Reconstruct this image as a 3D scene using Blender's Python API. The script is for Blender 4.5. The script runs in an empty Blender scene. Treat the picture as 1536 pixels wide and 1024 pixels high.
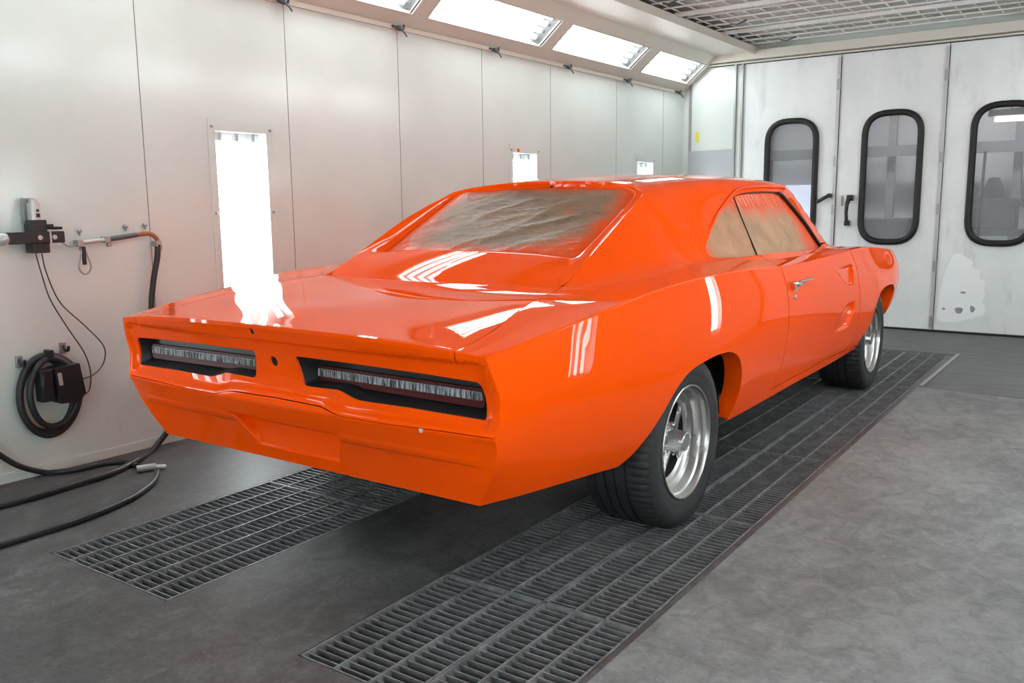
# Spray booth with a freshly painted orange car - Blender 4.5
import numpy as np, math
# ---------------------------------------------------------------- curves
def spl(xs, ys):
    """natural cubic spline, linear beyond its ends"""
    x = np.array(xs, float); y = np.array(ys, float); n = len(x)
    h = np.diff(x); A = np.zeros((n, n)); b = np.zeros(n); A[0, 0] = A[-1, -1] = 1
    for i in range(1, n - 1):
        A[i, i-1] = h[i-1]; A[i, i] = 2*(h[i-1] + h[i]); A[i, i+1] = h[i]
        b[i] = 3*((y[i+1]-y[i])/h[i] - (y[i]-y[i-1])/h[i-1])
    c = np.linalg.solve(A, b); d = np.diff(c)/(3*h); bb = np.diff(y)/h - h*(2*c[:-1]+c[1:])/3
    def f(t):
        t = np.asarray(t, float); tc = np.clip(t, x[0], x[-1])
        i = np.clip(np.searchsorted(x, tc) - 1, 0, n - 2); u = tc - x[i]
        v = y[i] + bb[i]*u + c[i]*u*u + d[i]*u**3
        s1 = bb[-1] + 2*c[-2]*h[-1] + 3*d[-1]*h[-1]**2
        return v + np.where(t < x[0], (t-x[0])*bb[0], 0) + np.where(t > x[-1], (t-x[-1])*s1, 0)
    return f
def pch(xs, ys):
    """monotone cubic (no overshoot)"""
    x = np.array(xs, float); y = np.array(ys, float); n = len(x); h = np.diff(x); dl = np.diff(y)/h
    m = np.zeros(n); m[0] = dl[0]; m[-1] = dl[-1]
    for i in range(1, n-1):
        if dl[i-1]*dl[i] > 0:
            w1 = 2*h[i]+h[i-1]; w2 = h[i]+2*h[i-1]; m[i] = (w1+w2)/(w1/dl[i-1]+w2/dl[i])
    def f(t):
        t = np.asarray(t, float); tc = np.clip(t, x[0], x[-1])
        i = np.clip(np.searchsorted(x, tc)-1, 0, n-2); s = (tc-x[i])/h[i]
        return ((2*s**3-3*s**2+1)*y[i] + (s**3-2*s**2+s)*h[i]*m[i] + (-2*s**3+3*s**2)*y[i+1] + (s**3-s**2)*h[i]*m[i+1]
                + np.where(t < x[0], (t-x[0])*m[0], 0) + np.where(t > x[-1], (t-x[-1])*m[-1], 0))
    return f
def sstep(a, b, t):
    u = np.clip((np.asarray(t, float)-a)/(b-a), 0, 1); return u*u*(3-2*u)
def smin(a, b, k):
    h = np.clip(.5+.5*(b-a)/k, 0, 1); return b*(1-h)+a*h - k*h*(1-h)
def smax(a, b, k): return -smin(-a, -b, k)
# ---------------------------------------------------------------- car surfaces (car axis = +Y, rear axle y=0)
SY   = [-1.2, -.9, -.5, 0, .5, 1.0, 1.6, 2.2, 2.7, 3.2, 3.6, 3.9, 4.05]
f_xs = spl(SY, [.832, .872, .905, .922, .918, .902, .888, .885, .888, .882, .862, .81, .75])
f_xm = spl(SY, [.860, .897, .928, .944, .940, .926, .916, .920, .932, .934, .910, .85, .79])
f_xl = spl(SY, [.795, .848, .898, .924, .918, .902, .895, .905, .922, .922, .893, .83, .76])
f_xb = spl(SY, [.742, .800, .850, .868, .866, .860, .858, .862, .872, .872, .84, .78, .70])
f_zb = pch([-1.2, -.85, -.6, -.46, 0, .48, 1.0, 1.9, 2.6, 3.1, 3.45, 3.9, 4.1], [.384, .374, .362, .350, .33, .310, .304, .304, .316, .37, .44, .51, .56])
f_zs = spl([-1.2, -.9, -.7, -.45, -.1, .3, .7, 1.05, 1.6, 2.2, 2.7, 3.2, 3.6, 3.9, 4.05],
           [.826, .868, .893, .924, .949, .954, .945, .930, .925, .938, .945, .917, .886, .84, .80])
def sideX0(y, z):
    y = np.asarray(y, float); z = np.asarray(z, float)
    zl = np.maximum(.47, f_zb(y)+.10); zz = [f_zb(y), zl, np.maximum(.67, zl+.11), f_zs(y)]; xx = [f_xb(y), f_xl(y), f_xm(y), f_xs(y)]
    o = 0
    for i in range(4):
        p = xx[i]
        for j in range(4):
            if j != i: p = p*(z-zz[j])/(zz[i]-zz[j])
        o = o + p
    return o
def scallop(y, z):
    # two pressed-in vents at the front of the door
    fe = 2.335 - .05*np.abs((z-.80)/.07)**2*.3
    u = sstep(1.93, 2.30, y)*(1-sstep(fe-.008, fe+.006, y))
    zt = .868 - .006*(y-2.0); zb_ = .868 - (.128)*sstep(1.85, 2.28, y)
    up = u*sstep(zb_-.004, zb_+.014, z)*(1-sstep(zt-.022, zt, z))
    fe2 = 2.345 - 1.0*np.clip(.60-z, 0, 1)
    u2 = sstep(1.93, 2.28, y)*(1-sstep(fe2-.010, fe2+.008, y))
    zb2 = .500; zt2 = .500 + .150*sstep(1.80, 2.25, y)
    lo = u2*sstep(zb2-.004, zb2+.016, z)*(1-sstep(zt2-.03, zt2+.004, z))
    return .016*up + .016*lo
def sideX(y, z):
    y = np.asarray(y, float); z = np.asarray(z, float)
    e = np.exp(-np.clip(y-f_te(z), 0, 9)/.10)
    return sideX0(y, z) + e*(f_tx(z)-sideX0(f_te(z), z)) - scallop(y, z)

PY   = [-.40, -.13, .03, .176, .264, .40, .60, 1.08, 1.4, 1.9, 2.3, 2.6]
f_xr = spl(PY, [.590, .578, .570, .558, .548, .556, .583, .643, .657, .648, .615, .580])
f_zr = pch(PY, [.928, 1.058, 1.137, 1.201, 1.238, 1.264, 1.264, 1.264, 1.264, 1.264, 1.264, 1.264])
f_pa = spl(PY, [-.40, -.62, -.85, -1.05, -1.2, -1.27, -1.42, -1.85, -2.05, -2.15, -2.2, -2.2])
f_sl = pch([-1.25, -1.0, -.72, -.35, 0, .45, .7, 1.2, 2.1, 2.45, 2.8, 4.0], [0.0, .06, .085, .012, .12, .30, .40, .46, .42, .12, .02, .01])
f_rz = spl([-.4, -.13, .1, .264, .36, .44, .6, .9, 1.25, 1.6, 1.95, 2.3], [1.06, 1.18, 1.27, 1.312, 1.322, 1.331, 1.346, 1.366, 1.378, 1.377, 1.365, 1.34])
f_rc = pch([.3, .5, 1.2, 2.2], [1.0, .95, .68, .62])
def roofZ(x, y):
    ax = np.abs(x); return f_rz(y) - f_rc(y)*(.030*(ax/.55)**2 + .018*(ax/.55)**6)
def pillarZ(x, y): return f_zr(y) + f_pa(y)*(np.abs(x)-f_xr(y))
def windZ(x, y): return 1.338 - .73*(y-1.965-.12*(1-(np.abs(x)/.62)**2)) - .02*np.abs(x)**2
def lipz(x): return .863 - .018*(np.abs(x)/.835)**2 - .019*(np.abs(x)/.835)**4
def shelfZ(x, y):
    d = np.clip(f_xs(y)-np.abs(x), 0, 9); z = f_zs(y) + .09*(1-np.exp(-f_sl(y)*d/.09))
    e = np.exp(-np.clip(y+1.19, 0, 9)/.10)
    return z + e*(lipz(x) - (f_zs(-1.19) + 0*d))
def upperZ(x, y):
    x = np.asarray(x, float); y = np.asarray(y, float)
    g = smin(smin(roofZ(x, y), pillarZ(x, y), .055), windZ(x, y), .02)
    return smax(shelfZ(x, y), g, .035)
# tail (rear face), y over (x, z)
f_te = pch([.30, .379, .448, .505, .583, .605, .625, .654, .68, .709, .747, .793, .83, .9], [-1.08, -1.097, -1.120, -1.136, -1.158, -1.167, -1.160, -1.156, -1.153, -1.155, -1.165, -1.177, -1.184, -1.19])
f_tc = pch([.30, .375, .448, .505, .515, .583, .605, .625, .654, .68, .709, .747, .793, .83, .862, .93], [-1.075, -1.095, -1.122, -1.150, -1.160, -1.195, -1.203, -1.196, -1.188, -1.184, -1.186, -1.194, -1.208, -1.222, -1.235, -1.24])
f_tx = pch([.30, .379, .448, .505, .583, .605, .654, .68, .709, .747, .793, .826, .9], [.70, .743, .788, .822, .848, .850, .858, .858, .860, .855, .845, .835, .81])
f_gl = pch([0, .15, .222, .262, .314, .455, .70, .86], [.626, .624, .622, .612, .604, .604, .608, .607])   # body / valance joint line z over |x|
def tailY(x, z):
    x = np.asarray(x, float); z = np.asarray(z, float); ax = np.abs(x)
    w = np.clip(ax/f_tx(z), 0, 1.2)**2.6
    y = f_tc(z)*(1-w) + f_te(z)*w
    # the lamp panel sits back inside its frame
    gl = f_gl(ax)
    y = y + .016*sstep(.832, .812, ax+.25*np.clip(z-.77,0,1))*sstep(.812, .800, z)*sstep(gl+.004, gl+.030, z)
    y = y - .0035*sstep(.507, .511, z)*sstep(.545, .525, z)*sstep(.79, .76, ax)
    # number-plate recess in the valance
    hw = .205+.055*sstep(.43, .54, z)
    y = y + .060*sstep(.545, .535, z)*np.clip((z-.420)/.11,0,1)*1.0*sstep(hw, hw-.022, ax)+.004*sstep(.545, .535, z)*sstep(.424,.431,z)*sstep(hw, hw-.022, ax)
    return y

_gapx = pch([-1.2, -1.12, -.995, -.748, -.53, -.375, -.3], [.740, .738, .722, .660, .617, .588, .575])
_zc = spl([-1.3, -1.235, -1.05, -.80, -.55, -.40, -.2], [.857, .863, .887, .908, .924, .932, .942])
_zgt = None
def zgap(y):
    global _zgt
    if _zgt is None:
        ys = [-1.25, -1.1, -.995, -.85, -.748, -.62, -.53, -.45]; _zgt = spl(ys[:-2]+[-.37, -.25], [float(shelfZ(_gapx(v), v)) for v in ys[:-2]]+[.940, .950])
    return _zgt(y)
def deckZ(x, y):
    x = np.asarray(x, float); y = np.asarray(y, float); xg = _gapx(y)
    zg = zgap(y); r = np.clip(np.abs(x)/xg, 0, 1.05)
    z = _zc(y) + (zg-_zc(y))*r**2.1
    yl = tailY(x, lipz(x)); e = np.exp(-np.clip(y-yl, 0, 9)/.05)
    zl = _zc(yl) + (zgap(yl)-_zc(yl))*r**2.1
    return z + e*(lipz(x)-zl)
def solve_x(y, z):
    lo, hi = .35, .95
    for _ in range(40):
        m = .5*(lo+hi)
        if upperZ(m, y) > z: lo = m
        else: hi = m
    return .5*(lo+hi)
import bpy, bmesh
from mathutils import Vector, Matrix
from mathutils.geometry import delaunay_2d_cdt
import random
random.seed(7); rng = np.random.default_rng(7)
SC = bpy.context.scene; COL = SC.collection
BY = math.radians(-.7)                       # the booth stands turned a little against the car
# ---------------------------------------------------------------- materials
def mat(name, base=(.5, .5, .5), rough=.5, metal=0., coat=0., coat_rough=.03, spec=.5, emit=None, estr=0., trans=0., ior=1.45):
    m = bpy.data.materials.new(name); m.use_nodes = True; b = m.node_tree.nodes['Principled BSDF']
    b.inputs['Base Color'].default_value = (*base, 1); b.inputs['Roughness'].default_value = rough
    b.inputs['Metallic'].default_value = metal; b.inputs['Coat Weight'].default_value = coat
    b.inputs['Coat Roughness'].default_value = coat_rough; b.inputs['Specular IOR Level'].default_value = spec
    b.inputs['Transmission Weight'].default_value = trans; b.inputs['IOR'].default_value = ior
    if emit: b.inputs['Emission Color'].default_value = (*emit, 1); b.inputs['Emission Strength'].default_value = estr
    return m
class NT:
    def __init__(s, m): s.t = m.node_tree; s.b = s.t.nodes['Principled BSDF']
    def n(s, typ, **k):
        o = s.t.nodes.new(typ)
        for a, v in k.items(): setattr(o, a, v)
        return o
    def l(s, a, b): s.t.links.new(a, b)
    def coord(s, scale=(1, 1, 1), kind='Object', loc=(0, 0, 0), rot=(0, 0, 0)):
        c = s.n('ShaderNodeTexCoord'); mp = s.n('ShaderNodeMapping'); mp.inputs['Scale'].default_value = scale
        mp.inputs['Location'].default_value = loc; mp.inputs['Rotation'].default_value = rot
        s.l(c.outputs[kind], mp.inputs['Vector']); return mp.outputs[0]
    def noise(s, vec, scale, detail=4, rough=.5, dist=0.):
        o = s.n('ShaderNodeTexNoise'); o.inputs['Scale'].default_value = scale; o.inputs['Detail'].default_value = detail
        o.inputs['Roughness'].default_value = rough; o.inputs['Distortion'].default_value = dist; s.l(vec, o.inputs['Vector']); return o.outputs['Fac']
    def ramp(s, fac, stops):
        o = s.n('ShaderNodeValToRGB'); e = o.color_ramp.elements
        while len(e) < len(stops): e.new(.5)
        for i, (p, c) in enumerate(stops): e[i].position = p; e[i].color = (*c, 1) if len(c) == 3 else c
        s.l(fac, o.inputs[0]); return o.outputs[0]
    def g(s, fac, a, b, p0=0., p1=1.): return s.ramp(fac, [(p0, (a, a, a)), (p1, (b, b, b))])
    def mix(s, fac, a, b, mode='MIX'):
        o = s.n('ShaderNodeMix', data_type='RGBA', blend_type=mode)
        for i, v in ((0, fac), (6, a), (7, b)):
            if isinstance(v, (int, float)): o.inputs[i].default_value = v
            elif isinstance(v, tuple): o.inputs[i].default_value = (*v, 1)
            else: s.l(v, o.inputs[i])
        return o.outputs[2]
    def math(s, op, a, b=0.):
        o = s.n('ShaderNodeMath', operation=op)
        for i, v in ((0, a), (1, b)):
            if isinstance(v, (int, float)): o.inputs[i].default_value = v
            else: s.l(v, o.inputs[i])
        return o.outputs[0]
    def bump(s, h, strength=.3, dist=.01, to=None):
        o = s.n('ShaderNodeBump'); o.inputs['Strength'].default_value = strength; o.inputs['Distance'].default_value = dist
        s.l(h, o.inputs['Height']); s.l(o.outputs[0], (to or s.b.inputs['Normal'])); return o
# ---------------------------------------------------------------- mesh building
class MB:
    def __init__(s): s.v = []; s.n = []; s.f = []; s.mi = []; s.k = 0
    def add(s, V, F, N=None, mi=0):
        V = np.asarray(V, float).reshape(-1, 3); k = len(s.v)
        s.v += [tuple(p) for p in V]
        s.n += [tuple(q) for q in N] if N is not None else [None]*len(V)
        s.f += [tuple(int(i)+k for i in f) for f in F]; s.mi += [mi]*len(F); return s
    def mirror(s):
        o = MB(); o.v = [(-a, b, c) for a, b, c in s.v]; o.n = [None if q is None else (-q[0], q[1], q[2]) for q in s.n]
        o.f = [tuple(reversed(f)) for f in s.f]; o.mi = list(s.mi); return o
    def join(s, o):
        k = len(s.v); s.v += o.v; s.n += o.n; s.f += [tuple(i+k for i in f) for f in o.f]; s.mi += o.mi; return s
    def box(s, c, d, mi=0, rot=None, bev=0.):
        bm = bmesh.new(); bmesh.ops.create_cube(bm, size=1)
        for v in bm.verts: v.co = Vector((v.co.x*d[0], v.co.y*d[1], v.co.z*d[2]))
        if bev: bmesh.ops.bevel(bm, geom=list(bm.edges), offset=bev, segments=2, affect='EDGES', profile=.6)
        M = Matrix.Translation(c) @ (rot.to_4x4() if rot is not None else Matrix.Identity(4))
        bm.transform(M); bm.verts.index_update()
        s.add([v.co[:] for v in bm.verts], [[v.index for v in f.verts] for f in bm.faces], None, mi); bm.free(); return s
    def tube(s, pts, r, seg=10, closed=False, mi=0, cap=True):
        P = [Vector(p) for p in pts]; n = len(P); rr = r if hasattr(r, '__len__') else [r]*n
        T = []
        for i in range(n):
            a = P[(i-1) % n] if (closed or i) else P[i]; b = P[(i+1) % n] if (closed or i < n-1) else P[i]
            T.append((b-a).normalized())
        u = T[0].orthogonal().normalized(); V = []
        for i in range(n):
            u = (u - T[i]*u.dot(T[i])).normalized(); w = T[i].cross(u)
            for j in range(seg):
                a = 2*math.pi*j/seg; V.append(P[i] + (u*math.cos(a)+w*math.sin(a))*rr[i])
        F = []
        for i in range(n if closed else n-1):
            for j in range(seg):
                i2 = (i+1) % n; j2 = (j+1) % seg; F.append((i*seg+j, i*seg+j2, i2*seg+j2, i2*seg+j))
        if cap and not closed: F += [tuple(range(seg-1, -1, -1)), tuple(range((n-1)*seg, n*seg))]
        return s.add([tuple(v) for v in V], F, None, mi)
    def lathe(s, prof, seg=64, axis='x', c=(0, 0, 0), mi=0, closed=False):
        """prof = [(along, radius)]"""
        V = []; F = []; n = len(prof)
        for j in range(seg):
            a = 2*math.pi*j/seg
            for t, r in prof:
                q = (t, r*math.cos(a), r*math.sin(a)) if axis == 'x' else ((r*math.cos(a), t, -r*math.sin(a)) if axis == 'y' else (r*math.cos(a), r*math.sin(a), t))
                V.append((q[0]+c[0], q[1]+c[1], q[2]+c[2]))
        for j in range(seg):
            j2 = (j+1) % seg
            for i in range(n if closed else n-1):
                i2 = (i+1) % n; F.append((j*n+i, j*n+i2, j2*n+i2, j2*n+i))
        return s.add(V, F, None, mi)
    def cyl(s, a, b, r, seg=16, mi=0): return s.tube([a, b], r, seg, mi=mi)
    def sphere(s, c, r, seg=12, mi=0, sc=(1, 1, 1)):
        pr = [(-math.cos(math.pi*i/seg)*r*sc[2], max(1e-5, math.sin(math.pi*i/seg)*r)) for i in range(seg+1)]
        return s.lathe(pr, seg*2, 'z', c, mi)
    def prism(s, poly, z0, z1, mi=0, axes='xyz'):
        """poly [(a,b)] in the first two of axes, pushed along the third"""
        n = len(poly); ix = ['xyz'.index(k) for k in axes]; V = []
        for z in (z0, z1):
            for a, b in poly:
                q = [0, 0, 0]; q[ix[0]] = a; q[ix[1]] = b; q[ix[2]] = z; V.append(tuple(q))
        F = [tuple(range(n-1, -1, -1)), tuple(range(n, 2*n))] + [(i, (i+1) % n, n+(i+1) % n, n+i) for i in range(n)]
        return s.add(V, F, None, mi)
    def build(s, name, mats, parent=None, smooth=None, weld=False):
        me = bpy.data.meshes.new(name); me.from_pydata(s.v, [], s.f); me.update()
        for m in (mats if isinstance(mats, (list, tuple)) else [mats]): me.materials.append(m)
        if len(me.materials) > 1: me.polygons.foreach_set('material_index', s.mi)
        has = any(q is not None for q in s.n)
        if has:
            me.polygons.foreach_set('use_smooth', [True]*len(me.polygons)); fn = [p.normal for p in me.polygons]; L = []
            for p in me.polygons:
                for vi in p.vertices: q = s.n[vi]; L.append(q if q is not None else tuple(p.normal))
            me.normals_split_custom_set(L)
        elif smooth:
            me.polygons.foreach_set('use_smooth', [True]*len(me.polygons)); me.set_sharp_from_angle(angle=math.radians(smooth))
        o = bpy.data.objects.new(name, me); COL.objects.link(o)
        if parent is not None: o.parent = parent
        return o
def empty(name, loc=(0, 0, 0), parent=None, rz=0.):
    o = bpy.data.objects.new(name, None); COL.objects.link(o); o.location = loc; o.rotation_euler.z = rz; o.empty_display_size = .1
    if parent is not None: o.parent = parent
    return o
def tag(o, label=None, cat=None, group=None, kind=None):
    if label: o['label'] = label
    if cat: o['category'] = cat
    if group: o['group'] = group
    if kind: o['kind'] = kind
    return o
def booth(o): o.rotation_euler.z = BY; return o                    # meshes built in booth coordinates
def Bp(x, y, z): return (x*math.cos(BY)-y*math.sin(BY), x*math.sin(BY)+y*math.cos(BY), z)
def copy_tree(o, parent=None):
    c = o.copy(); COL.objects.link(c); c.parent = parent
    for ch in list(o.children): copy_tree(ch, c)
    return c
# ---------------------------------------------------------------- trimmed surface panels
def crv(pts, n=12, closed=False):
    """Catmull-Rom through pts"""
    P = [np.array(p, float) for p in pts]; m = len(P); out = []
    rng_ = range(m if closed else m-1)
    for i in rng_:
        p1, p2 = P[i], P[(i+1) % m]
        p0 = P[(i-1) % m] if (closed or i) else 2*p1-p2
        p3 = P[(i+2) % m] if (closed or i+2 < m) else 2*p2-p1
        for k in range(n):
            t = k/n; out.append(.5*((2*p1)+(p2-p0)*t+(2*p0-5*p1+4*p2-p3)*t*t+(3*p1-p0-3*p2+p3)*t**3))
    if not closed: out.append(P[-1])
    return [tuple(q) for q in out]
def roundpoly(pts, rad, n=5):
    """closed polygon with rounded corners"""
    out = []; m = len(pts)
    for i in range(m):
        p = np.array(pts[i], float); a = np.array(pts[i-1], float)-p; b = np.array(pts[(i+1) % m], float)-p
        r = rad[i] if hasattr(rad, '__len__') else rad; la, lb = np.linalg.norm(a), np.linalg.norm(b); r = min(r, .48*la, .48*lb)
        if r <= 0: out.append(tuple(p)); continue
        A = p+a/la*r; B = p+b/lb*r
        for k in range(n+1):
            t = k/n; out.append(tuple((1-t)**2*A+2*t*(1-t)*p+t*t*B))
    return out
def pip(P, poly):
    x, y = P[:, 0], P[:, 1]; c = np.zeros(len(P), bool); q = np.asarray(poly); n = len(q)
    for i in range(n):
        x1, y1 = q[i]; x2, y2 = q[(i+1) % n]
        if y1 == y2: continue
        m = ((y1 > y) != (y2 > y)) & (x < (x2-x1)*(y-y1)/(y2-y1)+x1); c ^= m
    return c
def resamp(poly, step):
    out = []; n = len(poly)
    for i in range(n):
        a = np.array(poly[i], float); b = np.array(poly[(i+1) % n], float); L = np.linalg.norm(b-a)
        if L < 1e-7: continue
        k = max(1, int(math.ceil(L/step)))
        for j in range(k): out.append(tuple(a+(b-a)*j/k))
    return out
def area2(p): p = np.asarray(p); return np.sum(p[:, 0]*np.roll(p[:, 1], -1)-np.roll(p[:, 0], -1)*p[:, 1])
def panel(mb, poly, F, du, dv, holes=(), fine=(), flange=.012, mi=0, hole_flange=None, lift=0.):
    """trimmed patch of the surface F(u,v): poly = outline, holes = cut-outs, fine = [(u0,u1,v0,v1,du,dv)]"""
    if area2(poly) < 0: poly = poly[::-1]
    step = .8*min(du, dv); B = resamp(poly, step); H = []
    for h in holes:
        if area2(h) > 0: h = h[::-1]
        H.append(resamp(h, .5*step))
    q = np.array(B); u0, v0 = q.min(0); u1, v1 = q.max(0)
    G = [np.stack([a.ravel() for a in np.meshgrid(np.arange(u0+du*.5, u1, du), np.arange(v0+dv*.5, v1, dv))], 1)]
    for (a, b, c, d, e, f) in fine:
        m = ~((G[0][:, 0] > a-e) & (G[0][:, 0] < b+e) & (G[0][:, 1] > c-f) & (G[0][:, 1] < d+f)); G[0] = G[0][m]
        G.append(np.stack([w.ravel() for w in np.meshgrid(np.arange(a, b+e/2, e), np.arange(c, d+f/2, f))], 1))
    G = np.concatenate(G); G = G[pip(G, B)]
    for h in H: G = G[~pip(G, h)]
    allb = np.concatenate([np.array(B)]+[np.array(h) for h in H])
    keep = np.ones(len(G), bool)
    for i in range(0, len(G), 2000):
        d = (G[i:i+2000, None, :]-allb[None])/np.array([du, dv]); keep[i:i+2000] = (d**2).sum(2).min(1) > .2
    G = G[keep]
    V = [Vector(p) for p in B]; E = [(i, (i+1) % len(B)) for i in range(len(B))]
    for h in H:
        k = len(V); V += [Vector(p) for p in h]; E += [(k+i, k+(i+1) % len(h)) for i in range(len(h))]
    V += [Vector(p) for p in G]
    r = delaunay_2d_cdt(V, E, [], 0, 1e-6)
    UV = np.array([v[:] for v in r[0]]); Fc = [tuple(f) for f in r[2]]
    cen = np.array([UV[list(f)].mean(0) for f in Fc]); ok = pip(cen, B)
    for h in H: ok &= ~pip(cen, h)
    Fc = [f for f, o in zip(Fc, ok) if o]
    Fc = [f if area2(UV[list(f)]) > 0 else f[::-1] for f in Fc]
    def ev(uv):
        u, v = uv[:, 0], uv[:, 1]; e = 4e-4
        p = F(u, v); a = F(u+e, v)-F(u-e, v); b = F(u, v+e)-F(u, v-e); nn = np.cross(a, b); nn /= np.linalg.norm(nn, axis=1)[:, None]
        return p+nn*lift, nn
    P, N = ev(UV); mb.add(P, Fc, N, mi)
    def fl(loop, dep):
        uv = np.array(loop); p, nn = ev(uv); t = np.roll(p, -1, 0)-np.roll(p, 1, 0); o = np.cross(t, nn); o /= np.linalg.norm(o, axis=1)[:, None]
        n = len(p); mb.add(np.concatenate([p, p-nn*dep]), [(i, n+i, n+(i+1) % n, (i+1) % n) for i in range(n)], np.concatenate([o, o]), mi)
    if flange: fl(B, flange)
    hf = flange if hole_flange is None else hole_flange
    if hf:
        for h in H: fl(h, hf)
    return B
def loft(mb, rows, mi=0, flip=False, closed=False):
    """rows of equal length 3-D curves; smooth normals from the grid"""
    R = np.array(rows, float); a, b = R.shape[:2]
    du = np.gradient(R, axis=0) if a > 1 else 0
    dv = (np.roll(R, -1, 1)-np.roll(R, 1, 1)) if closed else np.gradient(R, axis=1)
    N = np.cross(du, dv); L = np.linalg.norm(N, axis=2, keepdims=True); N = N/np.where(L > 1e-12, L, 1)
    F = [(i*b+j, (i+1)*b+j, (i+1)*b+(j+1) % b, i*b+(j+1) % b) for i in range(a-1) for j in range(b if closed else b-1)]
    if flip: F = [f[::-1] for f in F]; N = -N
    mb.add(R.reshape(-1, 3), F, N.reshape(-1, 3), mi)
Sside = lambda u, v: np.stack([sideX(u, v), u, v], 1)
Supper = lambda u, v: np.stack([u, v, upperZ(u, v)], 1)
Sdeck = lambda u, v: np.stack([u, v, deckZ(u, v)], 1)
Stail = lambda u, v: np.stack([u, tailY(u, v), v], 1)
# ================================================================ materials of the car
ORANGE = (.92, .080, .0005)
M_paint = mat('orange_paint', ORANGE, .5, coat=1., coat_rough=.01, spec=.0); M_paint.node_tree.nodes['Principled BSDF'].inputs['Coat IOR'].default_value = 1.22
M_black = mat('satin_black', (.012, .013, .015), .42)
M_void = mat('dark_underside', (.006, .006, .006), .9)
M_rubber = mat('tyre_rubber', (.018, .0185, .02), .62); q = NT(M_rubber)
q.l(q.ramp(q.noise(q.coord(), 9., 6, .7), [(.3, (.013, .0133, .0145)), (.75, (.030, .030, .032))]), q.b.inputs['Base Color']); q.bump(q.noise(q.coord(), 160.), .15, .002)
M_seal = mat('black_rubber_seal', (.008, .008, .008), .5)
M_alloy = mat('brushed_aluminium', (.50, .495, .485), .30, 1.); q = NT(M_alloy)
q.l(q.g(q.noise(q.coord((1, 1, 1)), 5., 3, .5), .24, .36, .3, .7), q.b.inputs['Roughness'])
M_chrome = mat('chrome', (.82, .82, .82), .08, 1.)
M_cap = mat('grey_cap', (.40, .40, .41), .22, .8)
M_hub = mat('wheel_black', (.006, .006, .006), .6)
M_lens = mat('red_lens', (.085, .012, .012), .4, spec=.3)
M_strip = mat('ribbed_lens', (.30, .31, .33), .4, spec=.3); q = NT(M_strip)
q.l(q.ramp(q.noise(q.coord((240, .1, 18)), 1., 2), [(.38, (.035, .035, .04)), (.62, (.50, .51, .54))]), q.b.inputs['Base Color'])
M_hand = mat('handle_chrome', (.75, .73, .70), .16, 1.)
M_bare = mat('bare_primer', (.55, .53, .50), .6)
def paper(name, centre, half, axes, tone=(.31, .235, .175), bs=7., bst=.35, gl=0.):
    """creased brown masking paper with orange overspray drifting in from its edges"""
    m = mat(name, tone, .5, coat=.0, coat_rough=.10, spec=.2); q = NT(m); c = q.coord()
    sp = q.n('ShaderNodeSeparateXYZ'); q.l(c, sp.inputs[0]); d = []
    for ax, c0, h in zip(axes, centre, half):
        t = q.math('DIVIDE', q.math('ABSOLUTE', q.math('SUBTRACT', sp.outputs['XYZ'.index(ax)], c0)), h); d.append(q.math('POWER', t, 5.))
    e = q.math('ADD', d[0], d[1]); e = q.math('ADD', e, q.math('MULTIPLY', q.math('SUBTRACT', q.noise(c, 6., 4, .6), .5), 1.1))
    tn = q.ramp(q.noise(c, 5., 5, .65, .6), [(.3, tuple(k*.72 for k in tone)), (.7, tuple(min(1, k*1.22) for k in tone))])
    q.l(q.mix(q.g(e, 0., .95, .18, .80), tn, (.70, .070, .002)), q.b.inputs['Base Color']); q.l(q.g(e, gl, .18, .3, .9), q.b.inputs['Coat Weight']); q.l(q.g(e, .30, .06, .3, .9), q.b.inputs['Coat Roughness'])
    q.bump(q.noise(q.coord((1.0, 2.2, 2.2), rot=(.3, .5, .6)), bs, 5, .55, 1.4), bst, .012); return m
M_pap_rear = paper('masking_paper_rear', (0., .165), (.495, .28), 'XY', (.225, .142, .090), 6., .6, .10)
M_pap_q = paper('masking_paper_quarter', (.92, .965), (.40, .265), 'YZ', (.42, .215, .115), 5., .2)
M_pap_d = paper('masking_paper_door', (1.36, .93), (.62, .285), 'YZ', (.41, .235, .13), 4., .14)
M_pap_w = paper('masking_paper_screen', (0, 2.2), (.8, .5), 'XY')
# ================================================================ the car
car = empty('car', (0, 0, 0))
tag(car, 'freshly sprayed orange two-door fastback muscle car with masked windows, parked on the floor grates', 'car')
R_CR = .005
def cz(y): return f_zs(y) - R_CR
def cx(y): return f_xs(y) - R_CR
rng_y = lambda a, b, n: list(np.linspace(a, b, n))
Y_T = float(f_te(.823))                                     # tail end of the shoulder crease
arch_r = crv([(-.472, .352), (-.403, .385), (-.330, .450), (-.265, .517), (-.186, .585), (-.079, .628), (.085, .645), (.203, .647), (.312, .637), (.405, .602), (.462, .545), (.492, .48), (.504, .43), (.500, .383), (.485, .322)], 6)
arch_f = crv([(2.632, .320), (2.70, .372), (2.757, .43), (2.80, .51), (2.858, .59), (2.955, .648), (3.07, .669), (3.187, .674), (3.30, .671), (3.385, .655), (3.425, .615), (3.415, .56), (3.40, .50), (3.405, .44)], 6)
d_rear = crv([(1.052, .350), (1.080, .41), (1.099, .48), (1.103, .609), (1.091, .736), (1.060, .849), (1.022, .915), (1.012, cz(1.012))], 8)
d_front = crv([(2.420, .349), (2.448, .42), (2.460, .53), (2.458, .62), (2.447, .706), (2.424, .806), (2.387, .876), (2.345, .928), (2.340, cz(2.340))], 8)
_off = lambda P, dy: [(y+dy, z) for y, z in P]
GAP = .0042
def crease(y0, y1, n=50): return [(y, float(cz(y))) for y in np.linspace(y0, y1, n)]
ROCK = [(y, float(.346+.003*(y > 1.9))) for y in np.linspace(1.052, 2.42, 20)]
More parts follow.
